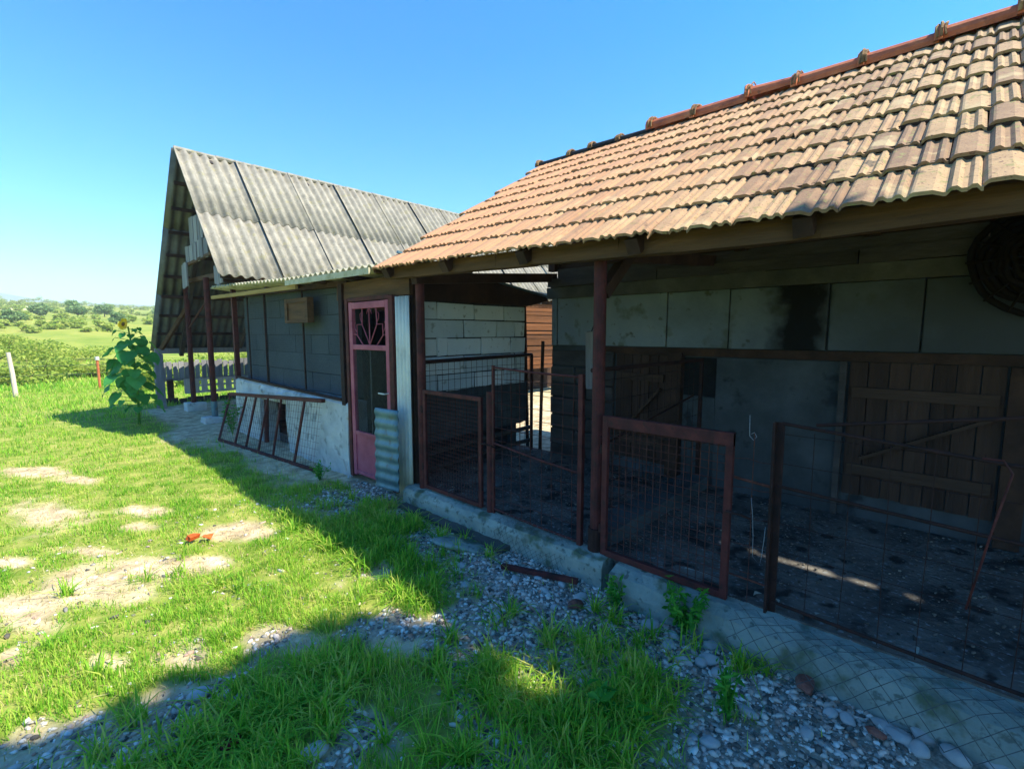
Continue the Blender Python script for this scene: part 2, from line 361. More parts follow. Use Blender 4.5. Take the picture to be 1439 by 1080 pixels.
bp = N.new('ShaderNodeBump'); bp.inputs['Strength'].default_value = .6; bp.inputs['Distance'].default_value = .02
L.new(noise(40, 8), bp.inputs['Height']); L.new(bp.outputs[0], b.inputs['Normal'])
D_ = np.sqrt(X*X+Y*Y)
ANG = np.degrees(np.arctan2(X, Y))
ground = np_mesh('ground', np.stack([X, Y, Z], -1).reshape(-1, 3), [F], gm,
    dict(cover=cover(X, Y).ravel(), gravel=gravel(X, Y).ravel()*.9, far=sstep(12, 24, D_).ravel(),
         crop=(sstep(170, 185, D_)*sstep(235, 215, D_)*sstep(3.2, 1.5, ANG)*sstep(-30, -25, ANG)).ravel()))
tag(ground, kind='structure')
ground.data.polygons.foreach_set('use_smooth', [True]*len(ground.data.polygons))

# distant blue hill ridge
mb = MB(); n = 60
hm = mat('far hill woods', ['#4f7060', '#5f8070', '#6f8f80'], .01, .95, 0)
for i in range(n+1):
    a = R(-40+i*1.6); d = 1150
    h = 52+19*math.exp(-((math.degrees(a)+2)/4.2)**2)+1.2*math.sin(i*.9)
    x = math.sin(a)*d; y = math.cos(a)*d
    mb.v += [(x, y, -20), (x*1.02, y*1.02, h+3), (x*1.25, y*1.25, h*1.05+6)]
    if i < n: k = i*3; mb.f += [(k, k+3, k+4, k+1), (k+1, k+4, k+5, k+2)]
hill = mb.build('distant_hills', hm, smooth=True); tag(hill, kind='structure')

# ------------------------------------------------------------------ grass
def blades(name, px, py, h, wd, m, lean=.45, kind='stuff'):
    n = len(px); z0 = gz(px, py)+(fbm(px*9, py*9, 3)-.5)*.03*.9-.004
    a = RNG.random(n)*2*np.pi; l = np.abs(RNG.normal(0, 1, n))*lean+.12
    dx = np.cos(a); dy = np.sin(a); sx = -dy; sy = dx
    V = np.zeros((n, 7, 3), np.float32)
    for k, t in enumerate((0, .4, .75)):
        off = h*l*t**1.8; zz = h*t*(1-.28*l*t)
        wk = wd*(1, .85, .55)[k]/2
        for s_, j in ((-1, 0), (1, 1)):
            V[:, k*2+j, 0] = px+dx*off+sx*wk*s_; V[:, k*2+j, 1] = py+dy*off+sy*wk*s_; V[:, k*2+j, 2] = z0+zz
    V[:, 6, 0] = px+dx*h*l; V[:, 6, 1] = py+dy*h*l; V[:, 6, 2] = z0+h*np.maximum(.15, 1-.42*l)
    base = (np.arange(n)*7)[:, None]
    q = np.concatenate([base+[0, 1, 3, 2], base+[2, 3, 5, 4]]); t3 = base+[4, 5, 6]
    return np_mesh(name, V.reshape(-1, 3), [q, t3], m)
def scatter(x0, x1, y0, y1, dens, cl=.0, clr=.05):
    n = int((x1-x0)*(y1-y0)*dens)
    x = RNG.uniform(x0, x1, n); y = RNG.uniform(y0, y1, n)
    return x, y
gxs = []; gys = []; ghs = []; gws = []
for (x0, x1, y0, y1, dens, hh, ww) in ((-.7, 2.5, .3, 2.6, 6500, .040, .0048), (-.7, 2.5, 2.6, 4.2, 9500, .032, .0042), (-1.2, 2.6, 4.2, 7.5, 4600, .034, .005), (-1.5, 3, 7.5, 12, 1300, .042, .0075),
                                    (-2, 5, 12, 20, 500, .07, .013), (-3, 9, 20, 32, 110, .14, .03)):
    x, y = scatter(x0, x1, y0, y1, dens)
    cv = cover(x, y); tuft = fbm(x*7+2, y*7+8, 3); patch = fbm(x*1.3+20, y*1.3+5, 3)
    keep = RNG.random(len(x)) < cv**1.6*np.clip(.2+2.8*(tuft-.36), .05, 1)
    shade = sstep(3.0, 2.2, y)+sstep(1.55, 1.8, x)*(y < 8)
    h = hh*(.5+1.1*RNG.random(len(x)))*(.55+1.3*np.clip(tuft-.25, 0, 1)*1.4)*(1+.6*np.clip(shade, 0, 1))*(.7+.8*patch)
    gxs.append(x[keep]); gys.append(y[keep]); ghs.append(h[keep]); gws.append(np.full(keep.sum(), ww)*(.7+.6*RNG.random(keep.sum())))
gx_, gy_, gh_, gw_ = map(np.concatenate, (gxs, gys, ghs, gws))
tag(blades('grass', gx_, gy_, gh_, gw_, M['grass']), 'green grass growing in tufts over the farmyard', 'grass', kind='stuff')
# thin straw in and around the bare patches
x, y = scatter(-.8, 2.4, .8, 9, 1500); k = RNG.random(len(x)) < .25+.5*bare(x, y); k &= ~under(x, y) & (gravel(x, y) < .5)
x = x[k]; y = y[k]
tag(blades('dry_grass', x, y, .035*(.5+RNG.random(len(x))), np.full(len(x), .004), M['dry'], lean=1.2), 'dry straw coloured grass lying on the bare patches of the yard', 'dry grass', kind='stuff')
# coarser wild grass clumps close to the camera and by the kerb
cx_ = []; cy_ = []
for i in range(2000):
    x = random.uniform(-.6, 2.55); y = random.uniform(.5, 4.4)
    if float(cover(np.array([x]), np.array([y]))[0]) < .22 and random.random() < .80: continue
    if y > 2.6-.2*x and x < 1.6 and random.random() < .975: continue
    if y < 2.7 and fbm(np.array([x*1.9+4]), np.array([y*1.9]), 2)[0] < .33: continue
    k = random.randint(16, 44); r = random.uniform(.012, .04)
    cx_.append(RNG.normal(x, r, k)); cy_.append(RNG.normal(y, r, k))
cx_ = np.concatenate(cx_); cy_ = np.concatenate(cy_)
tag(blades('wild_grass', cx_, cy_, (.125*(.45+.9*RNG.random(len(cx_)))), .0078*(.6+.8*RNG.random(len(cx_))), M['grass'], lean=.95), 'longer wild grass in clumps among the stones in the shade', 'grass', kind='stuff')

# ------------------------------------------------------------------ stones
def ico():
    t = (1+5**.5)/2
    v = np.array([(-1, t, 0), (1, t, 0), (-1, -t, 0), (1, -t, 0), (0, -1, t), (0, 1, t), (0, -1, -t), (0, 1, -t), (t, 0, -1), (t, 0, 1), (-t, 0, -1), (-t, 0, 1)], float)
    v /= np.linalg.norm(v[0])
    f = np.array([(0, 11, 5), (0, 5, 1), (0, 1, 7), (0, 7, 10), (0, 10, 11), (1, 5, 9), (5, 11, 4), (11, 10, 2), (10, 7, 6), (7, 1, 8), (3, 9, 4), (3, 4, 2), (3, 2, 6), (3, 6, 8), (3, 8, 9), (4, 9, 5), (2, 4, 11), (6, 2, 10), (8, 6, 7), (9, 8, 1)])
    return v, f
IV, IF = ico()
def pebbles(name, x, y, z, r, m):
    n = len(x); V = np.repeat(IV[None], n, 0)*RNG.uniform(.55, 1.4, (n, 12, 1))
    V = V*np.stack([RNG.uniform(.8, 1.5, n), RNG.uniform(.6, 1.0, n), RNG.uniform(.35, .7, n)], -1)[:, None]
    a = RNG.random(n)*2*np.pi; ti = RNG.normal(0, .25, n)
    c, s = np.cos(a)[:, None], np.sin(a)[:, None]
    Vx = V[..., 0]; Vz = V[..., 2]; ct, st = np.cos(ti)[:, None], np.sin(ti)[:, None]
    V0 = Vx*ct-Vz*st; V2 = Vx*st+Vz*ct
    W = np.stack([V0*c-V[..., 1]*s, V0*s+V[..., 1]*c, V2], -1)*r[:, None, None]
    W += np.stack([x, y, z+r*.18], -1)[:, None]
    Fc = (IF[None]+(np.arange(n)*12)[:, None, None]).reshape(-1, 3)
    return np_mesh(name, W.reshape(-1, 3), [Fc], m)
x, y = scatter(-.6, 2.72, .0, 5.2, 6500); g = gravel(x, y)
k = RNG.random(len(x)) < g*.95+.02; x = x[k]; y = y[k]
r = .0035+.017*RNG.random(len(x))**3.2
tag(pebbles('gravel', x, y, gz(x, y)+(fbm(x*9, y*9, 3)-.5)*.028, r, M['rubble']), 'small grey and white gravel strewn along the kerb', 'gravel', kind='stuff')
x, y = scatter(2.9, 4.65, -.6, 4.0, 420); k = fbm(x*3, y*3, 3) > .47; x = x[k]; y = y[k]
tag(pebbles('litter', x, y, np.full(len(x), .098), .003+.009*RNG.random(len(x))**2.5, M['debris']), 'small debris and droppings scattered over the pen floor', 'debris', kind='stuff')

def stone(loc, r, sq=(1.2, .9, .6), m=None, seed=0, sub=2, name='stone', rough=.10):
    bm = bmesh.new(); bmesh.ops.create_icosphere(bm, subdivisions=sub+1, radius=r)
    rr = random.Random(seed); o3 = [rr.uniform(0, 50) for _ in range(3)]
    from mathutils import noise as nz
    for v in bm.verts:
        d = nz.noise(v.co/r*1.1+Vector(o3)); v.co = Vector((v.co.x*sq[0], v.co.y*sq[1], v.co.z*sq[2]))*(1+d*rough*3)
    me = bpy.data.meshes.new(name); bm.to_mesh(me); bm.free(); me.materials.append(m or M['stone'])
    me.polygons.foreach_set('use_smooth', [rough < .15]*len(me.polygons))
    o = bpy.data.objects.new(name, me); C.objects.link(o); o.location = loc; o.rotation_euler = (rr.uniform(-.2, .2), rr.uniform(-.2, .2), rr.uniform(0, 6.3)); return o
SP = [(2.45, 1.19, .05), (2.34, 1.03, .036), (2.28, .92, .032), (2.33, .85, .032), (2.31, .76, .03), (2.51, .87, .035), (2.46, 1.06, .03), (2.38, .83, .04), (2.15, .57, .03), (1.85, .69, .022), (1.87, .63, .035), (1.73, .85, .024),
      (2.54, -.01, .04), (2.6, -.08, .034), (2.49, .12, .035), (2.43, .0, .04), (2.46, 1.84, .035), (2.31, 1.87, .03), (2.35, 1.53, .028), (2.4, 1.65, .04), (2.49, -.11, .045), (2.55, -.23, .04), (2.42, .24, .034), (2.41, .3, .028), (2.46, .07, .04),
      (2.28, 2.1, .03), (2.4, 2.0, .032), (2.2, 1.7, .026), (2.1, 1.3, .03), (2.2, 1.1, .025), (2.05, 1.0, .03), (1.7, 1.5, .03), (1.39, 1.68, .028), (1.39, 1.9, .026), (1.5, 1.1, .03), (.72, 1.76, .045), (.95, 1.9, .03), (.5, 2.45, .045), (.62, 2.3, .03), (.36, 2.2, .03), (1.9, 1.9, .03), (2.0, 2.3, .03), (2.15, 2.5, .035), (1.8, .4, .03), (2.0, .2, .03), (2.2, .35, .028)]
for i, (x, y, r) in enumerate(SP):
    o = stone((x, y, gz1(x, y)+r*.28), r, (random.uniform(1, 1.45), random.uniform(.8, 1), random.uniform(.5, .72)), seed=i)
    tag(o, 'smooth grey river stone half sunk in the gravel near the kerb', 'stone', 'river stones along the kerb')
o = stone((2.37, 2.78, -.06), .15, (1.5, .95, .2), m=M['concrete'], seed=91, name='concrete_slab', rough=.12); tag(o, 'flat broken pale slab lying in the rubble in front of the left gate', 'slab')
o = stone((2.30, 1.62, -.062), .045, (1.2, .9, .6), m=M['oldbrick'], seed=92, name='brick_piece', rough=.16); tag(o, 'pinkish broken brick between grey stones before the middle kerb', 'brick piece')
o = stone((2.50, .42, -.062), .042, (1.3, .9, .6), m=M['oldbrick'], seed=97, name='brick_piece', rough=.16); tag(o, 'dull red broken brick at the foot of the kerb below the wire netting', 'brick piece')
o = stone((2.38, .14, -.062), .026, (1.2, .9, .6), m=M['oldbrick'], seed=96, name='brick_piece', rough=.16); tag(o, 'small red brick bit among stones near the bottom right corner', 'brick piece')
bk = thing('tile_fragment', (.97, 4.41, gz1(.97, 4.41)), 'bright orange broken clay fragment lying on the sunny grass', 'tile fragment')
mb = MB(); mb.box((.90, 4.38, -.05), (.985, 4.44, -.022), jit=.012, rot=(.2, .1, .5)); mb.box((.99, 4.33, -.052), (1.06, 4.39, -.028), jit=.014, rot=(-.2, .2, -.4)); mb.build('shard', M['brick'], bk, bevel=.004)
mb = MB(); n = 8
for i in range(n):
    for j in range(n):
        mb.v.append((.47+i*.011, 2.0+j*.009, gz1(.5, 2.02)+.018+.03*vn(np.array([i*.7]), np.array([j*.9]))[0]))
for i in range(n-1):
    for j in range(n-1): mb.f.append((i*n+j, (i+1)*n+j, (i+1)*n+j+1, i*n+j+1))
tag(mb.build('cloth_scrap', M['rag'], smooth=True, solid=.004), 'dark red crumpled scrap in the shaded grass at the bottom left', 'scrap')

# ------------------------------------------------------------------ kerb and pen floor
def slabmesh(name, m, ylist, prof, parent=None, jit=.008, **k):
    """sweep a cross profile (x,z) along y with small irregularities"""
    mb = MB(); n = len(prof)
    for i, y in enumerate(ylist):
        for (x, z) in prof:
            mb.v.append((x+random.uniform(-jit, jit), y, z+random.uniform(-jit, jit)*.7))
    for i in range(len(ylist)-1):
        for j in range(n-1): a = i*n+j; mb.f.append((a, a+1, a+n+1, a+n))
    mb.f.append(tuple(range(n))); mb.f.append(tuple(reversed(range((len(ylist)-1)*n, len(ylist)*n))))
    return mb.build(name, m, parent, smooth=False, **k)
kerb = thing('concrete_kerb', (2.7, 2, -.1), 'long low mossy concrete kerb carrying the rusty pen fences', 'kerb')
ys = list(np.arange(1.62, 3.96, .06)); slabmesh('kerb_block', M['concrete'], ys, [(2.60, -.2), (2.592, .05), (2.62, .088), (2.68, .1), (2.90, .1), (2.9, -.2)], kerb, bevel=.0)
ys = list(np.arange(-3.2, 1.56, .06)); slabmesh('kerb_block', M['concrete'], ys, [(2.53, -.2), (2.54, -.02), (2.57, .06), (2.64, .095), (2.90, .098), (2.9, -.2)], kerb, jit=.011)
ys = list(np.arange(2.45, 3.9, .07)); slabmesh('footing', M['beamconc'], ys, [(2.50, -.2), (2.505, -.055), (2.60, -.045), (2.61, -.2)], kerb, jit=.01)
mb = MB(); mb.box((2.9, -6, -.14), (4.72, 4.62, .092)); fl = mb.box((2.745, -6, -.1), (2.899, 3.9, .104)).build('pen_floor', M['floor']); tag(fl, kind='structure')
sill = MB().box((2.84, 1.70, .07), (4.62, 1.93, .215), jit=.012).build('concrete_sill', M['plaster'], bevel=.01); tag(sill, 'low dirty concrete step dividing the two pens behind the middle gate', 'step')

# ------------------------------------------------------------------ tiled shed
shed = thing('tiled_shed', (4.7, 1, 0), 'low farm shed with a red clay tile roof and open front porch over the pens', 'shed')
YL, YR = 4.12, -3.0
def eave_z(y): return 2.15+.022*max(0, y-1.6)-.03*math.sin(max(0, min(1, (1.7-y)/2.5))*math.pi)
XE, XR, ZR = 2.50, 4.95, 3.735
mb = MB()
prof = [(0, 0), (.06, .014), (.10, .017), (.36, .015), (.46, .005), (.50, .001), (.54, .001), (.60, .018), (.67, .019), (.73, .007), (.80, .006), (.86, .017), (.92, .016), (.97, .001), (1.0, .0)]
TW = .218; ROWS = 9
ncol = int((YL-YR)/TW)+1
rt = random.Random(3)
HOLES = {(6, 24): 1, (6, 25): 1, (6, 26): 1, (5, 22): 1}
for row in range(ROWS):
    for col in range(-1, ncol+1):
        y0 = YL-col*TW-(TW*.5 if row % 2 else 0)+rt.uniform(-.003, .003)
        if y0 > YL+.02: 
            continue
        yc = y0-TW/2; ze = eave_z(yc)
        d = Vector((XR-XE, 0, ZR-ze)); Lg = d.length; d /= Lg; nrm = Vector((-d.z, 0, d.x))
        ex = Lg/ROWS; s0 = row*ex-.02; s1 = s0+ex+.07
        lift = .022+rt.uniform(-.003, .006); yaw = rt.uniform(-.012, .012)+(rt.random() < .04)*rt.uniform(-.06, .06); slip = rt.uniform(-.012, .012)+(rt.random() < .05)*rt.uniform(-.05, 0)
        cut = (rt.random() < .03)
        if row == 8 and -2.3 < yc < -1.05: s1 = Lg*rt.choice((.895, .905, .9, .91))
        base = Vector((XE, 0, ze)); vs = []
        for t, (s_, up) in enumerate(((s0, lift), (s1, .002))):
            for (u, h) in prof:
                jag = rt.uniform(-.025, .03) if (cut and t == 0) else 0
                p = base+d*(s_+slip+jag+(u-.5)*yaw*(.0 if t else 1))+nrm*(up+h)
                p.y = y0-u*TW+((s_-s0)*yaw)
                vs.append(p)
        n = len(prof); top = list(vs)
        vs += [p-nrm*.016 for p in top]
        fs = []
        for j in range(n-1):
            fs += [(j, j+n, j+n+1, j+1), (2*n+j, 2*n+j+1, 3*n+j+1, 3*n+j), (j, j+1, 2*n+j+1, 2*n+j), (n+j+1, n+j, 3*n+j, 3*n+j+1)]
        fs += [(0, 2*n, 3*n, n), (n-1, 2*n-1, 4*n-1, 3*n-1)]
        mb.add(vs, fs)
        # back slope, plain course of the same tiles
roof = mb.build('tile_roof', M['tile'], shed)
mb = MB()
for row in range(9):
    for col in range(ncol):
        y0 = YL-col*TW; s0 = row*.325; d = Vector((2.45, 0, -1.58)).normalized(); nrm = Vector((-d.z, 0, d.x)); nrm = Vector((.54, 0, .84))
        p = Vector((XR, 0, ZR)); a = p+d*s0+nrm*.002; bq = p+d*(s0+.38)+nrm*.024
        mb.add([(a.x, y0, a.z), (a.x, y0-TW, a.z), (bq.x, y0-TW, bq.z), (bq.x, y0, bq.z), (a.x, y0, a.z-.018), (a.x, y0-TW, a.z-.018), (bq.x, y0-TW, bq.z-.018), (bq.x, y0, bq.z-.018)],
               [(0, 3, 2, 1), (4, 5, 6, 7), (3, 7, 6, 2), (0, 1, 5, 4), (0, 4, 7, 3), (1, 2, 6, 5)])
mb.build('back_roof', M['tile'], shed)
# ridge tiles: each a half pipe with a collar at its left end
RG = [4.16, 3.67, 3.36, 3.0, 2.59, 2.12, 1.62, 1.23, .76, .3, -.12, -.55, -1.0, -1.45, -1.9, -2.4, -2.9]
for i in range(len(RG)-1):
    a, bb = RG[i], RG[i+1]; mb = MB(); black = i < 4
    r0, r1 = (.096, .086) if not black else (.05, .042)
    zc = ZR+.012+random.uniform(-.014, .014); n = 10; pts = []
    stations = [(a, r0+.018), (a-.045, r0+.018), (a-.05, r0), (bb-.03, r1)]
    if i == 6: stations[0] = (a-.02, r0+.03); zc += .03; stations[3] = (bb-.03, r1*.8)
    for (y, r) in stations:
        for k in range(n+1):
            t = math.pi*(-.08+1.16*k/n); pts.append((XR+math.cos(t)*r*1.1, y, zc+math.sin(t)*r))
    inner = [(XR+(p[0]-XR)*.8, p[1], zc+(p[2]-zc)*.8) for p in pts]
    mb.v = pts+inner; m_ = n+1; T = len(pts)
    for s_ in range(3):
        for k in range(n): q = s_*m_+k; mb.f += [(q, q+1, q+m_+1, q+m_), (T+q, T+q+m_, T+q+m_+1, T+q+1)]
    for k in range(n): mb.f += [(k, T+k, T+k+1, k+1), (3*m_+k, 3*m_+k+1, T+3*m_+k+1, T+3*m_+k)]
    for s_ in range(3): q = s_*m_; mb.f += [(q, q+m_, T+q+m_, T+q), (q+n, T+q+n, T+q+m_+n, q+m_+n)]
    o = mb.build('ridge_tile', M['ridgeblack'] if black else M['ridge'], roof, smooth=False)
    o.matrix_parent_inverse = Matrix.Identity(4); 
    if black: o['label'] = 'blackened narrow ridge tile'
    # mortar / wire lump on the collar
    lp = MB()
    for q_ in range(3):
        yy_ = a-.02-q_*.02+random.uniform(-.008, .008); rr_ = r0+.02+random.uniform(-.004, .012)
        lp.tube([(XR+math.cos(t)*rr_*1.1+random.uniform(-.004, .004), yy_+random.uniform(-.006, .006), zc+math.sin(t)*rr_) for t in np.linspace(-.2, math.pi+.1, 9)], random.uniform(.006, .012), 5)
    l_ = lp.build('mortar_lump', M['lump'], roof); l_.matrix_parent_inverse = Matrix.Identity(4)
# eave beam, rafters
mb = MB(); yy = list(np.arange(YR, YL+.01, .35))
for a, bb in zip(yy[:-1], yy[1:]): mb.beam((XE+.14, a, eave_z(a)-.03), (XE+.14, bb, eave_z(bb)-.03), .09, .11, jit=.004)
mb.build('eave_beam', M['eave'], shed)
for k, y in enumerate(np.arange(YL-.12, YR, -.86)):
    z = eave_z(y); MB().beam((XE+.03, y, z-.045), (XR-.02, y, ZR-.075), .08, .09, jit=.004).build('rafter', M['wood'], shed)
mb = MB()
for row in range(1, 9):
    t = row/9; x = XE+(XR-XE)*t; z = 2.15+(ZR-2.15)*t
    mb.beam((x, YL, z-.018), (x, YR, z-.018), .045, .03)
mb.build('batten', M['wood'], shed, label='thin roof battens under the tiles')
# walls
WX = 4.70
mb = MB(); mb.box((WX+.03, 3.73, -.1), (WX+.2, YR, 2.0)); mb.box((WX+.2, 3.53, -.1), (7.4, 3.73, 2.1)); mb.box((7.2, 3.53, -.1), (7.4, YR, 2.1)); mb.box((WX+.2, YR, -.1), (7.2, YR+.2, 2.1))
mb.build('core_wall', M['plaster'], shed)
seams = [3.73, 3.64, 2.95, 2.22, 1.6, .81, .21, -.5, -1.2, -1.9, -2.6, -3.0]
mb = MB()
for a, bb in zip(seams[:-1], seams[1:]):
    o_ = random.uniform(-.006, .006); mb.box((WX+o_-.0, a-.006, 1.455), (WX+.06, bb+.006, 2.0+.012*a*.5), jit=.004)
mb.build('block_course', M['aacgrey'], shed, bevel=.008)
mb = MB()
for y in np.arange(3.78, YR, -.31): mb.box((WX-.03, y, 2.005+.004*y), (WX+.2, y-.31, 2.14+random.uniform(-.003, .003)+.004*y))
mb.build('ring_beam', M['beamconc'], shed)
mb = MB()
for z, xo, y0 in ((2.205, -.02, 3.74), (2.30, .0, 3.6)):
    y = y0
    while y > YR: l = random.uniform(1.2, 2.0); mb.beam((WX+xo+random.uniform(-.01, .01), y, z+random.uniform(-.008, .008)), (WX+xo, max(y-l, YR), z+random.uniform(-.008, .008)), .08, .105, jit=.008); y -= l+.01
mb.build('wall_plate', M['greyplank'], shed)
for y in (3.66, 2.55, 1.5, .55, -.5): MB().beam((WX-.05, y, 2.34), (WX-.05, y, 2.62), .1, .09, jit=.006).build('stud', M['wood'], shed)
mb = MB(); mb.box((WX+.02, 3.70, 2.36), (WX+.1, YR, 3.30)); mb.build('upper_wall', M['woodY'], shed)
MB().beam((2.75, 1.75, 1.86), (3.25, 1.75, 2.30), .07, .08).build('post_brace', M['wood'], shed)
MB().beam((2.7, 1.78, 2.12), (WX+.05, 1.78, 2.28), .08, .09, jit=.01).build('tie_beam', M['wood'], shed)
MB().beam((2.66, 3.74, 2.10), (WX+.05, 3.72, 2.28), .08, .09, jit=.01).build('tie_beam', M['wood'], shed)
for y, r, sid in ((3.74, .047, 0), (1.755, .048, 0)):
    MB().tube([(2.73, y, .09), (2.73, y, 1.1), (2.73, y+.003, 2.13)], r*.88, 14).build('post', M['rust'], shed, smooth=False)
mb = MB().tube([(2.73, 1.755, .1), (2.73, 1.755, .26)], .056, 14); mb.build('post_collar', M['darkrust'], shed)
# lower wall: doors, planks, plaster
mb = MB(); mb.box((WX+.0, 1.70, .08), (WX+.08, .66, 1.372)); mb.build('rendered_wall', M['plaster'], shed, bevel=.01)
mb = MB(); mb.box((WX-.015, 2.98, 1.375), (WX+.08, YR, 1.45)); mb.build('lintel', M['wood'], shed)
mb = MB(); z = .09
for i in range(7):
    h = (.14, .2, .17, .22, .18, .2, .2)[i]
    for a, bb in (((3.72, 3.36), (3.35, 2.82)) if i % 2 else ((3.72, 3.2), (3.19, 2.82))):
        mb.box((WX-.02+random.uniform(-.012, .012), a-.005, z+.005), (WX+.08, bb+.005, z+h-.006), jit=.01)
    z += h
mb.build('stone_infill', M['greyplank'], shed, bevel=.012)
MB().box((WX-.07, 3.16, .95), (WX-.0, 3.05, 1.62), jit=.01).build('prop_board', M['greywood'], shed)
def plank_door(y0, y1, z0, z1, n, diag, label):
    d = MB(); wd = (y0-y1)/n
    for i in range(n):
        a = y0-i*wd; d.box((WX+.005+random.uniform(-.004, .004), a-.004, z0+random.uniform(-.01, .01)), (WX+.045, a-wd+.004, z1), jit=.002)
    door = d.build('door', M['woodV'], shed, label=label)
    for z in (z0+.22, z1-.24):
        l = MB().box((WX-.03, y0-.03, z-.04), (WX+.0, y1+.03, z+.04), jit=.003).build('ledge', M['woodY'], None); l.parent = door
    p0, p1 = diag; br = MB().beam(p0, p1, .025, .09, up=(1, 0, 0)).build('brace', M['woodY'], None); br.parent = door
    return door
plank_door(2.80, 2.19, .22, 1.37, 6, ((WX-.018, 2.7, .50), (WX-.018, 2.25, 1.02)), 'narrow plank door with a diagonal brace behind the middle gate')
plank_door(.64, -.26, .28, 1.37, 7, ((WX-.018, .52, .60), (WX-.018, -.2, 1.0)), 'wide plank door with ledges behind the right pen')
MB().box((WX-.05, 2.17, .1), (WX+.05, 2.03, 1.40), jit=.006).build('door_jamb', M['wood'], shed)
MB().box((WX-.035, .70, .1), (WX+.05, .655, 1.37), jit=.004).build('door_jamb', M['greyplank'], shed)
MB().box((WX-.04, -.27, .1), (WX+.06, -.40, 1.37), jit=.004).build('door_jamb', M['wood'], shed)
MB().box((WX+.0, 2.02, .35), (WX+.028, 1.70, .98), jit=.012).build('hatch_board', M['plaster'], shed)
MB().box((WX+.018, 2.02, .98), (WX+.029, 1.70, 1.36)).build('opening_shade_panel', M['holeshade'], shed, label='dark panel coloured as the shaded hole beside the narrow door')  # flat dark panel, the hole's shade is put into its colour

# ------------------------------------------------------------------ meshes of wire
def grid_wires(mb, o, u, v, W, H, pu, pv, r, jit=0.0, n=3):
    o = Vector(o); u = Vector(u); v = Vector(v); nrm = u.cross(v).normalized()
    k = 0.
    nu = int(W/pu)
    for i in range(1, nu+1):
        s = i*pu
        if s >= W-.005: break
        pts = [o+u*s+v*(H*t)+nrm*random.uniform(-jit, jit)+u*random.uniform(-jit, jit)*.6 for t in (0, .33, .66, 1)]
        mb.tube(pts if jit else [pts[0], pts[3]], r, n, cap=False)
    for i in range(1, int(H/pv)+1):
        s = i*pv
        if s >= H-.005: break
        pts = [o+v*s+u*(W*t)+nrm*random.uniform(-jit, jit)+v*random.uniform(-jit, jit)*.6 for t in (0, .33, .66, 1)]
        mb.tube(pts if jit else [pts[0], pts[3]], r, n, cap=False)
def diag_net(mb, f, W, H, p, r, n=3):
    """f(s,t)->point; chain-link of diagonals"""
    k = int((W+H)/p)
    for i in range(-int(H/p), int(W/p)+1):
        for sgn in (1, -1):
            pts = []
            m = int(H/(p/2))
            for j in range(m+1):
                t = j*p/2; s = i*p+(t if sgn > 0 else H-t)
                if 0 <= s <= W: pts.append(f(s, min(t, H))+Vector([random.uniform(-.0035, .0035) for _ in range(3)]))
            if len(pts) > 1: mb.tube(pts, r, n, cap=False)

def gate(label, y0, y1, z0, z1, x, tw, mesh, name='mesh_gate', toptw=None, cat='gate', wr=.0026):
    g = thing(name, (x, y0, z0), label, cat); mb = MB(); t = tw/2; tt = (toptw or tw)/2
    mb.beam((x, y0-t, z0), (x, y0-t, z1), tw, tw*.8); mb.beam((x, y1+t, z0), (x, y1+t, z1), tw, tw*.8)
    mb.beam((x, y0-tw, z1-tt), (x, y1+tw*.0, z1-tt), tw*.85, 2*tt); mb.beam((x, y0-tw, z0+t), (x, y1+tw, z0+t), tw*.85, tw)
    mb.build('frame', M['rust'], g, bevel=.003)
    mb = MB(); grid_wires(mb, (x+.012, y0-tw*.5, z0+.01), (0, -1, 0), (0, 0, 1), y0-y1-tw, z1-z0-.02, mesh, mesh, wr)
    mb.build('wire_mesh', M['wire'], g)
    return g
g = gate('small rusty framed mesh gate at the left end, beside the fixed corner post', 3.675, 2.87, .12, 1.07, 2.70, .035, .036)
for z in (.3, .85): MB().tube([(2.69, 3.69, z), (2.69, 3.69, z+.06)], .013, 8).build('hinge', M['darkrust'], g)
MB().tube([(2.68, 2.87, .68), (2.67, 2.80, .69), (2.68, 2.74, .68), (2.72, 2.74, .66)], .007, 6).build('latch', M['darkrust'], g)
g = gate('wide rusty mesh gate with a thick top bar, right of the middle post', 1.69, .86, .10, 1.06, 2.70, .04, .048, toptw=.075)
for z in (.25, .8): MB().tube([(2.70, 1.70, z), (2.70, 1.70, z+.06)], .013, 8).build('hinge', M['darkrust'], g)
MB().tube([(2.68, .88, .62), (2.67, .80, .62), (2.70, .76, .60)], .007, 6).build('latch', M['darkrust'], g)
p = MB().tube([(2.73, 2.80, .08), (2.73, 2.80, 1.12)], .034, 12).build('fence_post', M['rust'], bevel=.002); tag(p, 'short round rusty post between the left gate and the coarse wire panel', 'post')
pn = thing('wire_fence_panel', (2.73, 2.3, .1), 'coarse wire fence panel between the short round post and the middle roof post', 'fence panel')
mb = MB(); mb.beam((2.72, 2.755, .1), (2.72, 2.755, 1.34), .02, .02); mb.build('upright', M['rust'], pn)
mb = MB(); mb.beam((2.71, 1.875, .1), (2.71, 1.875, .9), .035, .035); mb.beam((2.71, 1.875, .9), (2.71, 1.88, 1.32), .035, .03); mb.build('upright', M['rust'], pn)
for z0, z1 in ((1.325, 1.30), (.70, .62), (.14, .12)): MB().tube([(2.72, 2.76, z0), (2.715, 2.3, (z0+z1)/2-.008), (2.71, 1.88, z1)], .009, 6).build('rail', M['rust'], pn)
mb = MB(); grid_wires(mb, (2.72, 2.75, .13), (0, -1, 0), (0, 0, 1), .87, 1.18, .1, .1, .0026, jit=.012); mb.build('wire_mesh', M['wire'], pn)
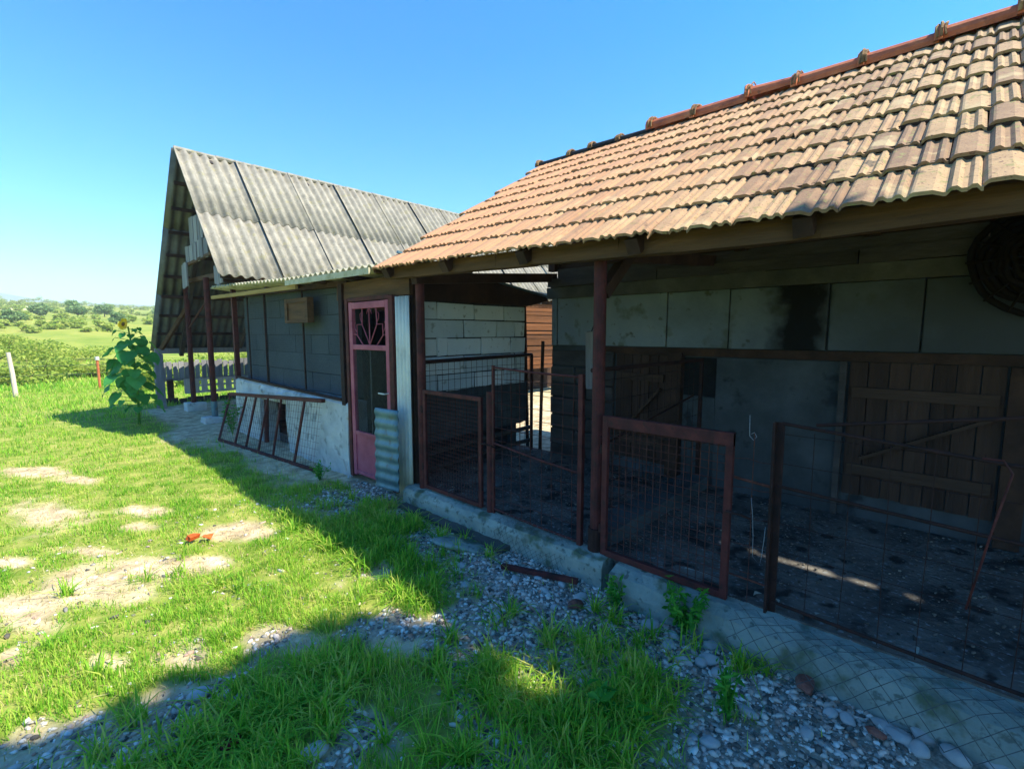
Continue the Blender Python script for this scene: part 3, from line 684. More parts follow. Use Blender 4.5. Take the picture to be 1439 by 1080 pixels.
# hexagonal netting drooping over the kerb below this panel
def droop(y0, y1, xt, zt, xb, zb):
    def f(s, t):
        y = y0-s; q = t
        return Vector((xb+(xt-xb)*q+.012*math.sin(y*9+q*3), y, zb+(zt-zb)*q+.018*math.sin(y*7+q*4)+.02*math.sin(q*math.pi)))
    return f
mb = MB(); f0 = droop(2.62, 1.9, 2.70, .16, 2.53, -.08); H_ = .32
diag_net(mb, lambda s, t: f0(s, t/H_), .72, H_, .05, .0013); nn = mb.build('wire_netting', M['zincwire']); tag(nn, 'loose hexagon netting drooping over the kerb under the coarse wire panel', 'netting')
# right-hand fence
p = thing('angle_iron_post', (2.73, .67, 0), 'rusty angle iron post leaning slightly, right of the wide gate', 'post')
mb = MB(); mb.beam((2.73, .665, -.02), (2.72, .67, 1.14), .012, .042); mb.beam((2.75, .645, -.02), (2.74, .65, 1.14), .042, .012); mb.build('upright', M['darkrust'], p)
pn = thing('wire_fence_panel', (2.73, -.2, .1), 'long coarse wire fence panel with three rails at the right edge', 'fence panel')
for z0, z1 in ((1.135, 1.03), (.80, .74), (.16, .13)): MB().tube([(2.74, .64, z0), (2.74, -.2, (z0+z1)/2-.012), (2.74, -1.2, z1)], .009, 8).build('rail', M['darkrust'], pn)
MB().beam((2.74, -1.22, -.05), (2.74, -1.22, 1.1), .05, .05).build('upright', M['darkrust'], pn)
mb = MB(); grid_wires(mb, (2.745, .64, .12), (0, -1, 0), (0, 0, 1), 1.84, .98, .15, .16, .0022, jit=.01); mb.build('wire_mesh', M['darkrust'], pn)
mb = MB(); grid_wires(mb, (2.72, .86, .12), (0, -1, 0), (0, 0, 1), .2, .95, .1, .16, .0022, jit=.01)
mb.tube([(2.72, .86, .81), (2.73, .67, .79)], .008, 6); mb.tube([(2.72, .86, .25), (2.73, .67, .24)], .006, 6)
wt = mb.build('wire_infill', M['wire']); tag(wt, 'narrow strip of tie wires between the wide gate and the angle iron post', 'wire strip')
pp = MB().tube([(2.80, .5, 1.135), (2.80, -.25, 1.265), (2.80, -1.3, 1.44)], .009, 8).build('loose_pole', M['darkrust']); tag(pp, 'thin pole lying slanted across the top of the right pen fence', 'pole')
rd = MB().tube([(2.66, -.10, 1.10), (2.67, -.16, 1.10), (2.68, -.19, 1.05), (2.68, -.15, .8), (2.68, -.10, .45)], .0045, 8).build('bent_rod', M['rust'], smooth=True); tag(rd, 'thin bent rusty rod hooked over the right pen fence', 'rod')
# chain link over the right kerb
mb = MB(); f1 = droop(.78, -1.3, 2.56, .15, 2.46, -.06)
def fcl(s, t):
    q = t/.34; y = .78-s
    x = 2.44+.16*q if q < .55 else 2.528+(q-.55)*.30
    z = -.05+.30*q if q < .55 else .117+(q-.55)*.02
    return Vector((x+.008*math.sin(y*8), y, z+.012*math.sin(y*6+q*2)))
diag_net(mb, fcl, 2.0, .34, .085, .0019); nn = mb.build('chain_link_netting', M['zincwire']); tag(nn, 'dark chain link netting lying over the kerb at the bottom right', 'netting')
# dividers
dv = thing('divider_fence', (3.7, 3.93, .1), 'dark wire divider fence in front of the white block wall', 'fence')
mb = MB().beam((2.78, 3.90, .02), (2.78, 3.90, 1.33), .03, .03); mb.build('upright', M['darkrust'], dv)
MB().beam((4.62, 3.98, .1), (4.62, 3.98, 1.33), .03, .03).build('upright', M['darkrust'], dv)
MB().tube([(2.78, 3.90, 1.31), (4.62, 3.98, 1.33)], .02, 8).build('top_rail', M['darkrust'], dv)
mb = MB(); grid_wires(mb, (2.78, 3.90, .12), (1, .043, 0), (0, 0, 1), 1.84, 1.2, .085, .11, .0026, jit=.004); mb.build('wire_mesh', M['darkrust'], dv)
dv = thing('divider_fence', (3.7, 1.8, .1), 'dark wire divider fence between the two pens, behind the middle post', 'fence')
MB().beam((4.60, 1.8, .1), (4.60, 1.8, 1.36), .03, .03).build('upright', M['darkrust'], dv)
MB().tube([(2.72, 1.8, 1.35), (4.62, 1.8, 1.345)], .017, 8).build('top_rail', M['darkrust'], dv)
mb = MB(); grid_wires(mb, (2.75, 1.8, .22), (1, 0, 0), (0, 0, 1), 1.85, 1.13, .12, .15, .0026, jit=.006); mb.build('wire_mesh', M['darkrust'], dv)
MB().tube([(2.9, 1.79, .82), (4.4, 1.79, 1.02)], .009, 6).build('stay', M['darkrust'], dv)
for z, lab in ((.36, 'upper of two grey wooden poles lying along the foot of the white block wall'), (.19, 'lower of two grey wooden poles lying along the foot of the white block wall')):
    tag(MB().tube([(2.95, 4.03, z-.03), (3.8, 4.04, z+.005), (4.66, 4.03, z+.02)], .028, 8).build('wooden_pole', M['greyplank']), lab, 'pole')
# wires and small hanging bits
tag(MB().tube([(2.74, .80, 1.16), (2.73, .795, 1.09), (2.72, .79, 1.05), (2.72, .77, 1.03), (2.72, .755, 1.05), (2.73, .77, 1.07), (2.73, .785, 1.06)], .0018, 6).build('wire_hook', M['paleWire'], smooth=True), 'small curled pale wire hanging beside the wide gate', 'wire')
tag(MB().tube([(2.70, .76, .72), (2.69, .745, .62), (2.70, .74, .5), (2.69, .735, .4), (2.70, .70, .36), (2.69, .69, .42), (2.70, .685, .52), (2.69, .68, .58)], .0013, 6).build('loose_wire', M['paleWire'], smooth=True), 'thin pale loose wire tied around the angle iron post', 'wire')
tag(MB().tube([(4.66, 3.02, 2.1), (4.65, 3.05, 1.95), (4.66, 3.03, 1.8), (4.65, 3.10, 1.62), (4.66, 3.11, 1.5)], .006, 6).build('cable', M['black'], smooth=True), 'black cable hanging down the block wall behind the middle post', 'cable')
for i, r_ in enumerate((.03,)): tag(MB().tube([(2.76+.062*math.cos(t), 1.755+.062*math.sin(t), .92+.02*math.sin(t)) for t in np.linspace(0, 6.2, 14)], .005, 6).build('tie_wire', M['darkrust'], smooth=True), 'twisted wire loop round the middle post', 'wire')
tag(MB().beam((2.33, 2.28, -.055), (2.50, 1.74, -.04), .035, .03).build('rusty_bar', M['rust']), 'short rusty bar lying on the gravel at the foot of the kerb', 'bar')
bk = thing('wicker_basket', (4.55, -.34, 2.10), 'large round brown wicker basket hanging on the wall under the right eave', 'basket')
mb = MB()
for j in range(9):
    rr = .34*(1-j/10)+random.uniform(-.02, .02)
    pts = [(4.62-.02*j, -.36+(rr+.012*math.sin(5*t+j))*math.cos(t), 2.08+(rr+.02*math.sin(3*t+j*2))*math.sin(t)) for t in np.linspace(0, 2*math.pi, 29)]
    mb.tube(pts, .021, 6, cap=False)
mb.build('weave', M['wicker'], bk, smooth=True)
mb = MB()
for k in range(16):
    t = 2*math.pi*k/16; mb.tube([(4.44, -.36+.03*math.cos(t), 2.08+.03*math.sin(t)), (4.60, -.36+.37*math.cos(t), 2.08+.37*math.sin(t))], .008, 5)
mb.build('ribs', M['wicker'], bk)

# ------------------------------------------------------------------ netted coop (low shed) with white block side
coop = thing('netted_coop', (2.73, 6.5, 0), 'low mono pitch poultry coop with netting front and white block side wall', 'coop')
ys = [8.96, 8.5, 8.29, 8.05, 7.81]; mb = MB()
def lw(y0, y1, z0, z1a, z1b, name='low_wall'):
    n = max(2, int((y0-y1)/.12)); mb = MB()
    P = []
    for i in range(n+1):
        t = i/n; y = y0+(y1-y0)*t; z1 = z1a+(z1b-z1a)*t
        for k, (x, z) in enumerate(((2.70, z0), (2.68, z0+(z1-z0)*.3), (2.67, z0+(z1-z0)*.6), (2.69, z1-.03), (2.73, z1), (2.93, z1), (2.95, z0))):
            j = .012 if k < 4 else 0
            mb.v.append((x+random.uniform(-j, j), y, z+random.uniform(-j, j)*.5))
    for i in range(n):
        for k in range(6): a = i*7+k; mb.f.append((a, a+7, a+8, a+1))
    mb.f += [tuple(reversed(range(7))), tuple(range(n*7, n*7+7))]
    return mb
a = lw(8.96, 7.86, -.14, .85, .83); b_ = lw(7.86, 6.86, .60, .83, .815); c_ = lw(6.86, 5.12, -.14, .815, .80)
for q in (b_, c_): a.add(q.v, q.f)
lwall = a.build('low_wall', M['white'], coop)
MB().box((2.95, 9.0, -.13), (3.25, 4.2, .02)).box((3.25, 9.0, -.13), (4.6, 4.2, .03)).build('coop_floor', M['floor'], coop)
# block wall seen through the netting
mb = MB(); z = .83; row = 0
while z < 2.15:
    y = 8.86+(.2 if row % 2 else 0); 
    while y > 5.2:
        y2 = max(y-.5, 5.17); y_ = min(y, 8.86)
        if y_-y2 > .05: mb.box((2.85+random.uniform(-.002, .002), y_-.003, z+.002), (2.93, y2+.003, min(z+.247, 2.2)), jit=.0015)
        y = y2 if y2 > 5.2 else 5
    z += .25; row += 1
mb.build('inner_blocks', M['coopblock'], coop, bevel=.002)
MB().box((2.925, 8.86, .8), (3.0, 5.17, 2.18)).build('backing_wall', M['mortar'], coop)
net = MB(); grid_wires(net, (2.765, 8.93, .86), (0, -1, 0), (0, 0, 1), 3.72, 1.28, .028, .028, .0011)
net.build('netting', M['zincwire'], coop)
for y, w_ in ((8.45, .02), (7.72, .03), (6.4, .02)): MB().beam((2.77, y, .84), (2.77, y, 2.18), w_, w_).build('mullion', M['darkrust'], coop)
MB().beam((2.735, 8.98, .82), (2.735, 8.98, 2.42), .07, .07).build('corner_post', M['rust'], coop)
MB().beam((2.735, 5.22, .76), (2.735, 5.22, 2.16), .08, .09).build('corner_post', M['darkrust'], coop)
MB().beam((2.72, 8.95, .865), (2.72, 5.3, .815), .04, .03).build('sill_rail', M['darkrust'], coop)
MB().beam((2.80, 9.3, 2.24), (2.80, 5.2, 2.17), .07, .06, jit=.005).build('front_beam', M['wood'], coop)
MB().beam((2.535, 9.42, 2.205), (2.535, 6.0, 2.165), .03, .05, jit=.004).build('eave_batten', M['yellowwood'], coop)
MB().beam((2.505, 6.25, 2.222), (2.505, 4.25, 2.205), .018, .062, jit=.003).build('eave_flashing', M['asbyellow'], coop)
mb = MB(); mb.box((2.72, 5.34, 1.975), (2.76, 3.9, 2.17), jit=.004); mb.build('header_board', M['eave'], coop)
mb = MB()
for y in (8.8, 8.0, 7.2, 6.45, 5.7, 5.0, 4.3): mb.beam((2.60, y, 2.225), (4.9, y, 2.10), .05, .05, jit=.004)
mb.build('rafters', M['wood'], coop)
# small wooden hatch box
hb = MB(); hb.box((2.675, 6.62, 1.77), (2.70, 6.08, 2.0)); 
for (y0, y1, z0, z1) in ((6.68, 6.02, 1.995, 2.05), (6.68, 6.02, 1.735, 1.77), (6.70, 6.62, 1.735, 2.05), (6.08, 6.0, 1.735, 2.05)): hb.box((2.655, y0, z0), (2.74, y1, z1), jit=.003)
hb.build('wooden_hatch', M['eave'], coop, label='small framed wooden hatch box under the eave')
# side wall of white blocks, plane Y=4.1
mb = MB()
cz = [1.93, 1.745, 1.55, 1.35, 1.15, .96]
for r_ in range(5):
    z1, z0 = cz[r_], cz[r_+1]
    js = [3.21, 3.75, 4.24, 4.63] if r_ % 2 == 0 else [3.0, 3.59, 4.11, 4.44, 4.63]
    if r_ == 2: js = [3.2, 3.35, 3.86, 4.36, 4.63]
    prev = 2.82
    for x1 in js:
        if x1-prev > .04: mb.box((prev+.007, 4.10+random.uniform(-.004, .004), z0+random.uniform(.004, .010)), (x1-random.uniform(.004, .012), 4.2, z1-random.uniform(.003, .009)), jit=.006)
        prev = x1
mb.build('white_blocks', M['aac'], coop, bevel=.007)
MB().box((2.8, 4.115, .5), (4.62, 4.24, 1.95)).build('block_mortar', M['mortar'], coop)
mb = MB(); n = 20
for i in range(n+1):
    x = 2.82+i*1.82/n
    for (y, z) in ((4.09, .42+.05*i/n), (4.085, .7), (4.09, .965+random.uniform(-.02, .02)), (4.2, .965), (4.2, .42)):
        mb.v.append((x, y+random.uniform(-.006, .006), z+random.uniform(-.008, .008)))
for i in range(n):
    for k in range(4): a_ = i*5+k; mb.f.append((a_, a_+5, a_+6, a_+1))
mb.f += [tuple(reversed(range(5))), tuple(range(n*5, n*5+5))]
mb.build('plinth_render', M['plaster'], coop)
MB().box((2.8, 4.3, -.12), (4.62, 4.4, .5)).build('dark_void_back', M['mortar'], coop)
MB().box((4.50, 4.25, -.12), (4.62, 8.9, 1.98)).box((2.95, 8.86, -.12), (4.5, 8.98, 1.98)).build('rear_wall', M['plaster'], coop)
fb = MB(); fb.add([(2.80, 4.06, 1.94), (4.66, 4.06, 1.945), (5.04, 4.06, 2.03), (5.04, 4.06, 2.065), (3.5, 4.06, 2.275), (2.8, 4.06, 2.36), (2.80, 4.10, 1.94), (4.66, 4.10, 1.945), (5.04, 4.10, 2.03), (5.04, 4.10, 2.065), (3.5, 4.10, 2.275), (2.8, 4.10, 2.36)],
                  [(0, 1, 2, 3, 4, 5), (11, 10, 9, 8, 7, 6), (0, 6, 7, 1), (1, 7, 8, 2), (2, 8, 9, 3), (3, 9, 10, 4), (4, 10, 11, 5), (5, 11, 6, 0)])
fb.build('fascia_board', M['wood'], coop)
MB().beam((2.7, 4.05, 2.385), (5.06, 4.05, 2.075), .03, .022).build('roof_edge_trim', M['blue'], coop, label='thin grey blue metal trim on the sloping roof edge')

def corr(mb, o, u, v, n, W, Lh, pitch, amp, sub=8, sag=0, phase=0, lseg=4):
    o = Vector(o); u = Vector(u).normalized(); v = Vector(v).normalized(); n = Vector(n).normalized()
    m = max(2, int(round(W/pitch*sub))); k0 = len(mb.v)
    for i in range(m+1):
        s = W*i/m; h = amp*math.cos(2*math.pi*s/pitch+phase)
        for j in range(lseg+1):
            t = Lh*j/lseg; mb.v.append(tuple(o+u*s+v*t+n*(h-sag*math.sin(math.pi*j/lseg))))
    q = lseg+1
    for i in range(m):
        for j in range(lseg): a = k0+i*q+j; mb.f.append((a, a+1, a+q+1, a+q))
# coop roof (ribs run down the slope, zigzag ends show at the front)
mb = MB(); y = 9.45; pitch = .13
rows = []
while y > 4.15:
    W_ = min(1.04, y-4.1)
    def fz(yy): return 2.205+.012*max(0, yy-4.2)+.010*max(0, yy-6.2)*2
    zf = fz(y); zb = 2.07
    v = Vector((2.55, 0, zb-zf)).normalized(); 
    m = int(W_/pitch*8); k0 = len(mb.v)
    lift = random.uniform(0, .008)
    for i in range(m+1):
        yy = y-W_*i/m; h = .02*math.cos(2*math.pi*(yy)/pitch)+lift
        for j in range(5):
            t = j/4; mb.v.append((2.53+2.6*t, yy, fz(yy)*(1-t)+zb*t+h+.045))
    for i in range(m):
        for j in range(4): a_ = k0+i*5+j; mb.f.append((a_, a_+1, a_+6, a_+5))
    y -= .98
mb.build('corrugated_roof', M['asbyellow'], coop, smooth=True, solid=.008)
# corrugated upright strip right of the door
mb = MB(); corr(mb, (2.71, 4.165, -.10), (0, -1, 0), (0, 0, 1), (-1, 0, 0), .29, 2.06, .058, .014, sub=8); mb.build('corrugated_strip', M['strip'], coop, smooth=True, solid=.003)
MB().box((2.745, 4.17, -.1), (2.79, 3.88, 1.96)).build('strip_backing', M['wood'], coop)
# pink door
door = MB(); DX = 2.69; y0, y1 = 5.03, 4.23
for (a_, b2) in (((y0, -.02), (y0-.07, 1.94)), ((y1+.06, -.02), (y1, 1.94))): door.box((DX, a_[0], a_[1]), (DX+.045, b2[0], b2[1]))
door.box((DX, y0-.07, 1.865), (DX+.045, y1+.06, 1.935)); door.box((DX+.002, y0-.07, 1.42), (DX+.043, y1+.06, 1.475))
door.box((DX+.002, y0-.07, .455), (DX+.043, y1+.06, .50)); door.box((DX+.002, y0-.07, .0), (DX+.043, y1+.06, .04))
dr = door.build('door', M['pink'], coop, bevel=.004, label='pink red metal door with a sunburst grille and wire mesh')
def sub(o, part): o.parent = part; return o
sub(MB().box((DX+.012, y0-.07, .04), (DX+.03, y1+.06, .455)).build('door_panel', M['pink'], None), dr)
mb = MB(); cy = (y0-.07+y1+.06)/2; cz_ = 1.475; xx = DX+.02
rays = [(0, .37), (.17, .2), (-.17, .2), (.29, .06), (-.29, .06)]
mb.tube([(xx, cy, cz_), (xx, cy, cz_+.39)], .006, 6)
for sg in (1, -1):
    mb.tube([(xx, cy, cz_), (xx, cy+sg*.15, cz_+.22), (xx, cy+sg*.26, cz_+.22), (xx, cy+sg*.26, cz_+.10)], .006, 6)
    mb.tube([(xx, cy+sg*.14, cz_), (xx, cy+sg*.27, cz_+.11), (xx, cy+sg*.33, cz_+.11)], .006, 6)
    mb.tube([(xx, cy+sg*.15, cz_+.22), (xx, cy+sg*.14, cz_+.39)], .006, 6)
    for (py, pz) in ((.15, .30), (.27, .20)):
        mb.tube([(xx, cy+sg*py, cz_+pz-.06), (xx, cy+sg*(py+.035), cz_+pz-.02), (xx, cy+sg*(py+.04), cz_+pz+.03), (xx, cy+sg*(py+.02), cz_+pz+.045)], .0045, 6)
mb.tube([(xx, cy-.05, cz_+.33), (xx, cy-.03, cz_+.37), (xx, cy, cz_+.385), (xx, cy+.03, cz_+.37), (xx, cy+.05, cz_+.33)], .0045, 6)
sub(mb.build('sunburst_grille', M['pink'], None), dr)
mb = MB(); diag_net(mb, lambda s, t: Vector((DX+.02, y0-.07-s, .50+t)), .68, .92, .034, .0018); mb.tube([(xx, cy, .5), (xx, cy, 1.42)], .005, 6); sub(mb.build('door_mesh', M['zincwire'], None), dr)
sub(MB().tube([(DX-.05, y1+.03, .98), (DX-.05, y1+.14, .98)], .008, 8).tube([(DX, y1+.03, .98), (DX-.05, y1+.03, .98)], .007, 8).build('door_handle', M['strip'], None), dr)
fr = MB(); fr.box((2.68, 5.10, -.05), (2.76, 5.04, 1.98)); fr.box((2.68, 4.215, -.05), (2.77, 4.14, 1.98)); fr.box((2.685, 5.04, 1.945), (2.76, 4.215, 1.985)); fr.build('door_frame', M['rust'], coop, bevel=.004)
# leaning blue corrugated sheet
mb = MB(); corr(mb, (2.50, 4.24, .06), (.02, 0, 1), (.10, -1, 0), (-1, 0, 0), .80, .36, .11, .007, sub=8, phase=.6)
bs = mb.build('metal_sheet', M['blue'], smooth=True, solid=.004); tag(bs, 'small blue grey ribbed metal sheet standing against the pink door', 'metal sheet')
# leaning welded frame
fr = thing('welded_frame', (2.3, 6.8, gz1(2.3, 6.8)), 'rusty welded frame with bars and mesh leaning on the low white wall', 'metal frame')
T0 = Vector((2.52, 8.70, .61)); T1 = Vector((2.54, 5.42, .81)); B0 = Vector((2.23, 8.40, -.06)); B1 = Vector((2.50, 5.62, -.06))
MB().beam(T0, T1, .05, .045).build('top_bar', M['rust'], fr); MB().beam(B0, B1, .035, .035).build('bottom_bar', M['rust'], fr)
for k, (t, t2) in enumerate(((.0, .0), (.2, .23), (.33, .35), (.47, .49), (.62, .63), (.82, .85))):
    MB().beam(B0.lerp(B1, t), T0.lerp(T1, t2), .024, .024).build('bar', M['rust'], fr)
mb = MB()
for i in range(1, 46): t = i/46; mb.tube([B0.lerp(B1, t), T0.lerp(T1, t)], .0018, 3, cap=False)
for i in range(1, 10): t = i/10; mb.tube([B0.lerp(T0, t), B1.lerp(T1, t)], .0018, 3, cap=False)
mb.build('wire_mesh', M['wire'], fr)
MB().tube([(2.66, 7.62, -.05), (2.68, 7.60, .60)], .035, 8).build('fence_post', M['rust']).__setitem__('label', 'short rusty post standing in the dark opening of the low wall')
bpy.data.objects['fence_post.001']['category'] = 'post'

# ------------------------------------------------------------------ barn
barn = thing('open_barn', (5, 10.2, 0), 'tall steep barn with weathered grey corrugated roof and open gable end', 'barn')
XG = 2.30; AP = Vector((XG, 10.24, 4.77)); NE = Vector((XG, 8.22, 2.45)); FE = Vector((XG, 13.31, 1.18))
def slope(p0, p1, n, rows, name, m, over=.12):
    d = (p1-p0); Lg = d.length; d.normalize(); mb = MB(); rl = Lg/rows
    for r_ in range(rows-1, -1, -1):
        k = 0; x = p0.x
        while x < 12.3:
            o = p0+d*(r_*rl)+Vector((x-p0.x, 0, 0))+n*(.006+.007*(rows-1-r_)+(.010 if k % 2 else 0)+random.uniform(0, .006))
            ln = rl+over+random.uniform(-.03, .03) if r_ < rows-1 else rl+random.uniform(-.02, .02)
            u = Vector((1, random.uniform(-.006, .006), random.uniform(-.004, .004)))-n*.035; o = o+n*.03
            corr(mb, o, u, d, n, 1.0, ln, .161, .031, sub=8, lseg=2, phase=0); k += 1; x += .965
    return mb.build(name, m, barn, smooth=True, solid=.009)
nn_ = Vector((0, -(AP.z-NE.z), (AP.y-NE.y))).normalized(); nf = Vector((0, (AP.z-FE.z), (FE.y-AP.y))).normalized()
slope(AP+Vector((0, 0, .0)), NE, nn_, 2, 'near_roof_slope', M['asb']); slope(AP, FE, nf, 3, 'far_roof_slope', M['asbunder'])
mb = MB()
for i in range(16):
    x = XG+.02+i*.64; mb.tube([(x, 10.24, 4.80), (x+.70, 10.24, 4.80)], [.05, .04], 8)
mb.build('ridge_cap', M['asb'], barn)
d = (FE-AP).normalized()
for i in range(9):   # purlins under the far slope
    t = .12+i*.108; p = AP.lerp(FE, t)-nf*.06
    MB().beam(p+Vector((.06, 0, 0)), Vector((12.0, p.y, p.z)), .05, .06).build('purlin', M['wood'], barn)
for i in range(5):
    t = .1+i*.2; p = AP.lerp(NE, t)-nn_*.06
    MB().beam(p+Vector((.06, 0, 0)), Vector((12.0, p.y, p.z)), .05, .06).build('purlin', M['wood'], barn)
for x in (2.85, 4.6, 6.4, 8.2, 10.0, 11.8):
    o1 = Vector((x-XG, 0, 0))
    MB().beam(AP+o1-nf*.12, FE+o1-nf*.12, .08, .1).build('rafter', M['greyplank'], barn)
    MB().beam(AP+o1-nn_*.12, NE+o1-nn_*.12, .08, .1).build('rafter', M['greyplank'], barn)
MB().beam((XG+.05, 13.22, 1.20), (12, 13.22, 1.14), .10, .12).build('far_eave_beam', M['greywood'], barn)
MB().beam((2.76, 12.3, 2.68), (2.76, 8.9, 2.62), .07, .08).build('tie_beam', M['eave'], barn)
MB().beam((2.3+.1, 8.4, 2.50), (12, 8.4, 2.50), .09, .1).build('near_eave_beam', M['wood'], barn)
# gable boards
def gb(y0, y1, zt0, zt1, zb, n, x=2.60):
    mb = MB(); wd = (y0-y1)/n
    for i in range(n):
        a_ = y0-i*wd; t = (i+.5)/n; mb.box((x+random.uniform(-.01, .01), a_-.004, zb+random.uniform(-.03, .03)), (x+.022, a_-wd+.004, zt0+(zt1-zt0)*t+random.uniform(-.02, .02)), jit=.003)
    return mb
gb(11.2, 9.75, 3.25, 3.30, 2.94, 11).build('gable_boards', M['greywood'], barn)
gb(10.95, 10.10, 3.8, 3.75, 3.27, 6, x=2.63).build('gable_boards', M['greywood'], barn)
gb(11.45, 11.05, 2.96, 2.96, 2.50, 3, x=2.57).build('gable_boards', M['greywood'], barn)
gb(9.35, 8.95, 2.72, 2.72, 2.42, 3, x=2.57).build('gable_boards', M['greywood'], barn)
MB().beam((2.62, 11.2, 2.93), (2.62, 9.6, 2.98), .05, .05).build('gable_rail', M['eave'], barn)
for (x, y, zb, zt, lo) in ((2.79, 12.15, .10, 2.66, 0), (2.68, 10.25, .02, 2.62, 1)):
    pst = MB().tube([(x, y, zb), (x, y, zt)], .050, 12).build('post', M['rust'], barn)
    if lo: q = MB().tube([(x, y, zb-.01), (x, y, zb+.30)], .056, 12).build('post_sleeve', M['blue'], None); q.parent = pst
MB().box((2.30, 13.05, -.15), (2.46, 13.20, 1.14), jit=.012).build('wooden_post', M['greywood'], barn, bevel=.01)
MB().box((2.37, 12.9, -.15), (2.44, 12.99, .05)).build('stub', M['greywood'], barn)
MB().beam((2.42, 12.9, 1.25), (2.85, 12.3, 2.2), .07, .07).build('brace', M['eave'], barn)
MB().beam((4.0, 12.9, 1.25), (4.3, 12.3, 2.5), .07, .07).build('brace', M['eave'], barn)
MB().tube([(2.79, 12.15, 1.7), (2.70, 10.25, 2.25)], .018, 8).build('tie_rod', M['rust'], barn)
for x in (5.4, 7.4, 9.4, 11.9): MB().box((x, 13.05, -.15), (x+.13, 13.2, 1.14)).build('wooden_post', M['greywood'], barn)
for x in (5.6, 7.3, 9.0, 10.7, 11.9): MB().box((x, 8.36, -.15), (x+.12, 8.48, 2.45)).build('wooden_post', M['eave'], barn)
# slatted near wall seen in the gap
mb = MB()
for i in range(17):
    z = .70+i*.102
    for (a_, bb) in ((5.6, 8.6), (8.62, 12.0)): mb.beam((a_, 8.33, z+random.uniform(-.02, .02)), (bb, 8.33, z+random.uniform(-.03, .03)), .022, random.uniform(.07, .1), jit=.008)
mb.build('slatted_wall', M['orangewood'], barn)
MB().box((5.6, 9.3, -.1), (12.0, 9.36, 2.6)).build('inner_partition', M['wood'], barn)
for i, (x, y, sx, sy, lab) in enumerate(((2.80, 12.15, .38, .30, 'farther pale concrete block under the left barn post'), (2.66, 10.25, .38, .30, 'nearer pale concrete block under the sleeved barn post'))):
    z = gz1(x, y); tag(MB().box((x-sx/2, y-sy/2, z-.05), (x+sx/2, y+sy/2, (.10, .02)[i]), jit=.02).build('concrete_block', M['white'], bevel=.02), lab, 'block')
# picket fence behind the barn
pf = thing('picket_fence', (4.5, 13.6, 0), 'weathered grey picket fence behind the open barn', 'fence')
def pick(n_, x0, x1, z0, z1, wd, gap, gapy=0):
    mb = MB(); x = x0
    while x < x1: mb.box((x, 13.6, z0+random.uniform(-.015, .015)), (x+wd*random.uniform(.85, 1.1), 13.62, z1+random.uniform(-.03, .03)), jit=.006); x += wd+gap*random.uniform(.3, 1.8)
    return mb
pick(0, 2.5, 6.6, .52, .93, .10, .022).build('upper_pickets', M['greywood'], pf)
mb = MB()
for x in np.arange(2.95, 6.5, .18):
    mb.box((x, 13.6, .14), (x+.13, 13.62, .5), jit=.004); mb.box((x+.11, 13.605, .3), (x+.19, 13.615, .35)); mb.box((x+.11, 13.605, .14), (x+.19, 13.615, .2)); mb.box((x+.11, 13.605, .45), (x+.19, 13.615, .5))
mb.build('lower_panel', M['postw'], pf)
pick(0, 2.5, 6.6, -.16, .06, .16, .01).build('base_board', M['greyplank'], pf)
MB().beam((2.5, 13.64, .5), (6.6, 13.64, .5), .04, .06).beam((2.5, 13.64, .85), (6.6, 13.64, .85), .04, .05).build('rail', M['greywood'], pf)
for a_, b2 in (((2.62, 13.62, -.1), (2.74, 13.70, .5)), ((4.6, 13.65, -.1), (4.7, 13.73, .9)), ((6.5, 13.65, -.1), (6.6, 13.73, .9))): MB().box(a_, b2).build('post', M['wood'], pf)
# leaning dark poles in the gap
for i, (a_, bb, r_, lab) in enumerate((((4.86, 4.25, -.1), (4.95, 4.4, 2.0), .025, 'dark upright pole at the corner in the gap between the sheds'),
                                  ((4.72, 3.92, -.05), (4.70, 3.86, 1.5), .022, 'thin dark stake against the left corner of the block wall'))):
    tag(MB().tube([a_, bb], r_, 7).build('leaning_pole', M['wood']), lab, 'pole')

# ------------------------------------------------------------------ plants
def leaf_cloud(mb_or_none, pts, size, name, m, parent=None, droop=.3, aspect=.55):
    """pts (n,3) leaf centres; each leaf a folded quad pair"""
    n = len(pts); d = RNG.normal(0, 1, (n, 3)); d[:, 2] = d[:, 2]*.5-droop; d /= np.linalg.norm(d, axis=1)[:, None]
    a = RNG.normal(0, 1, (n, 3)); s = np.cross(d, a); s /= np.linalg.norm(s, axis=1)[:, None]+1e-6
    up = np.cross(s, d); sz = (size*RNG.uniform(.6, 1.3, n))[:, None]
    p0 = pts-d*sz*.5; p1 = pts+d*sz*.5; m0 = pts-d*sz*.05
    l = m0+s*sz*aspect*.5+up*sz*.12; r = m0-s*sz*aspect*.5+up*sz*.12
    V = np.stack([p0, r, p1, l], 1).reshape(-1, 3); base = (np.arange(n)*4)[:, None]
    F = np.concatenate([base+[0, 1, 2], base+[0, 2, 3]])
    o = np_mesh(name, V, [F], m)
    if parent: adopt(o, parent)
    return o
def clump_pts(c, r, n, k=9, flat=.8, shell=.55):
    """leaf positions gathered into k lumps inside an ellipsoid"""
    c = np.array(c); out = []
    for i in range(k):
        d = RNG.normal(0, 1, 3); d /= np.linalg.norm(d); q = c+d*np.array([r, r, r*flat])*RNG.uniform(.25, .75)
        m_ = n//k; e = RNG.normal(0, 1, (m_, 3)); e /= np.linalg.norm(e, axis=1)[:, None]
        out.append(q+e*np.array([1, 1, flat])*(r*RNG.uniform(.32, .55))*(RNG.random((m_, 1))**.35))
    return np.concatenate(out)
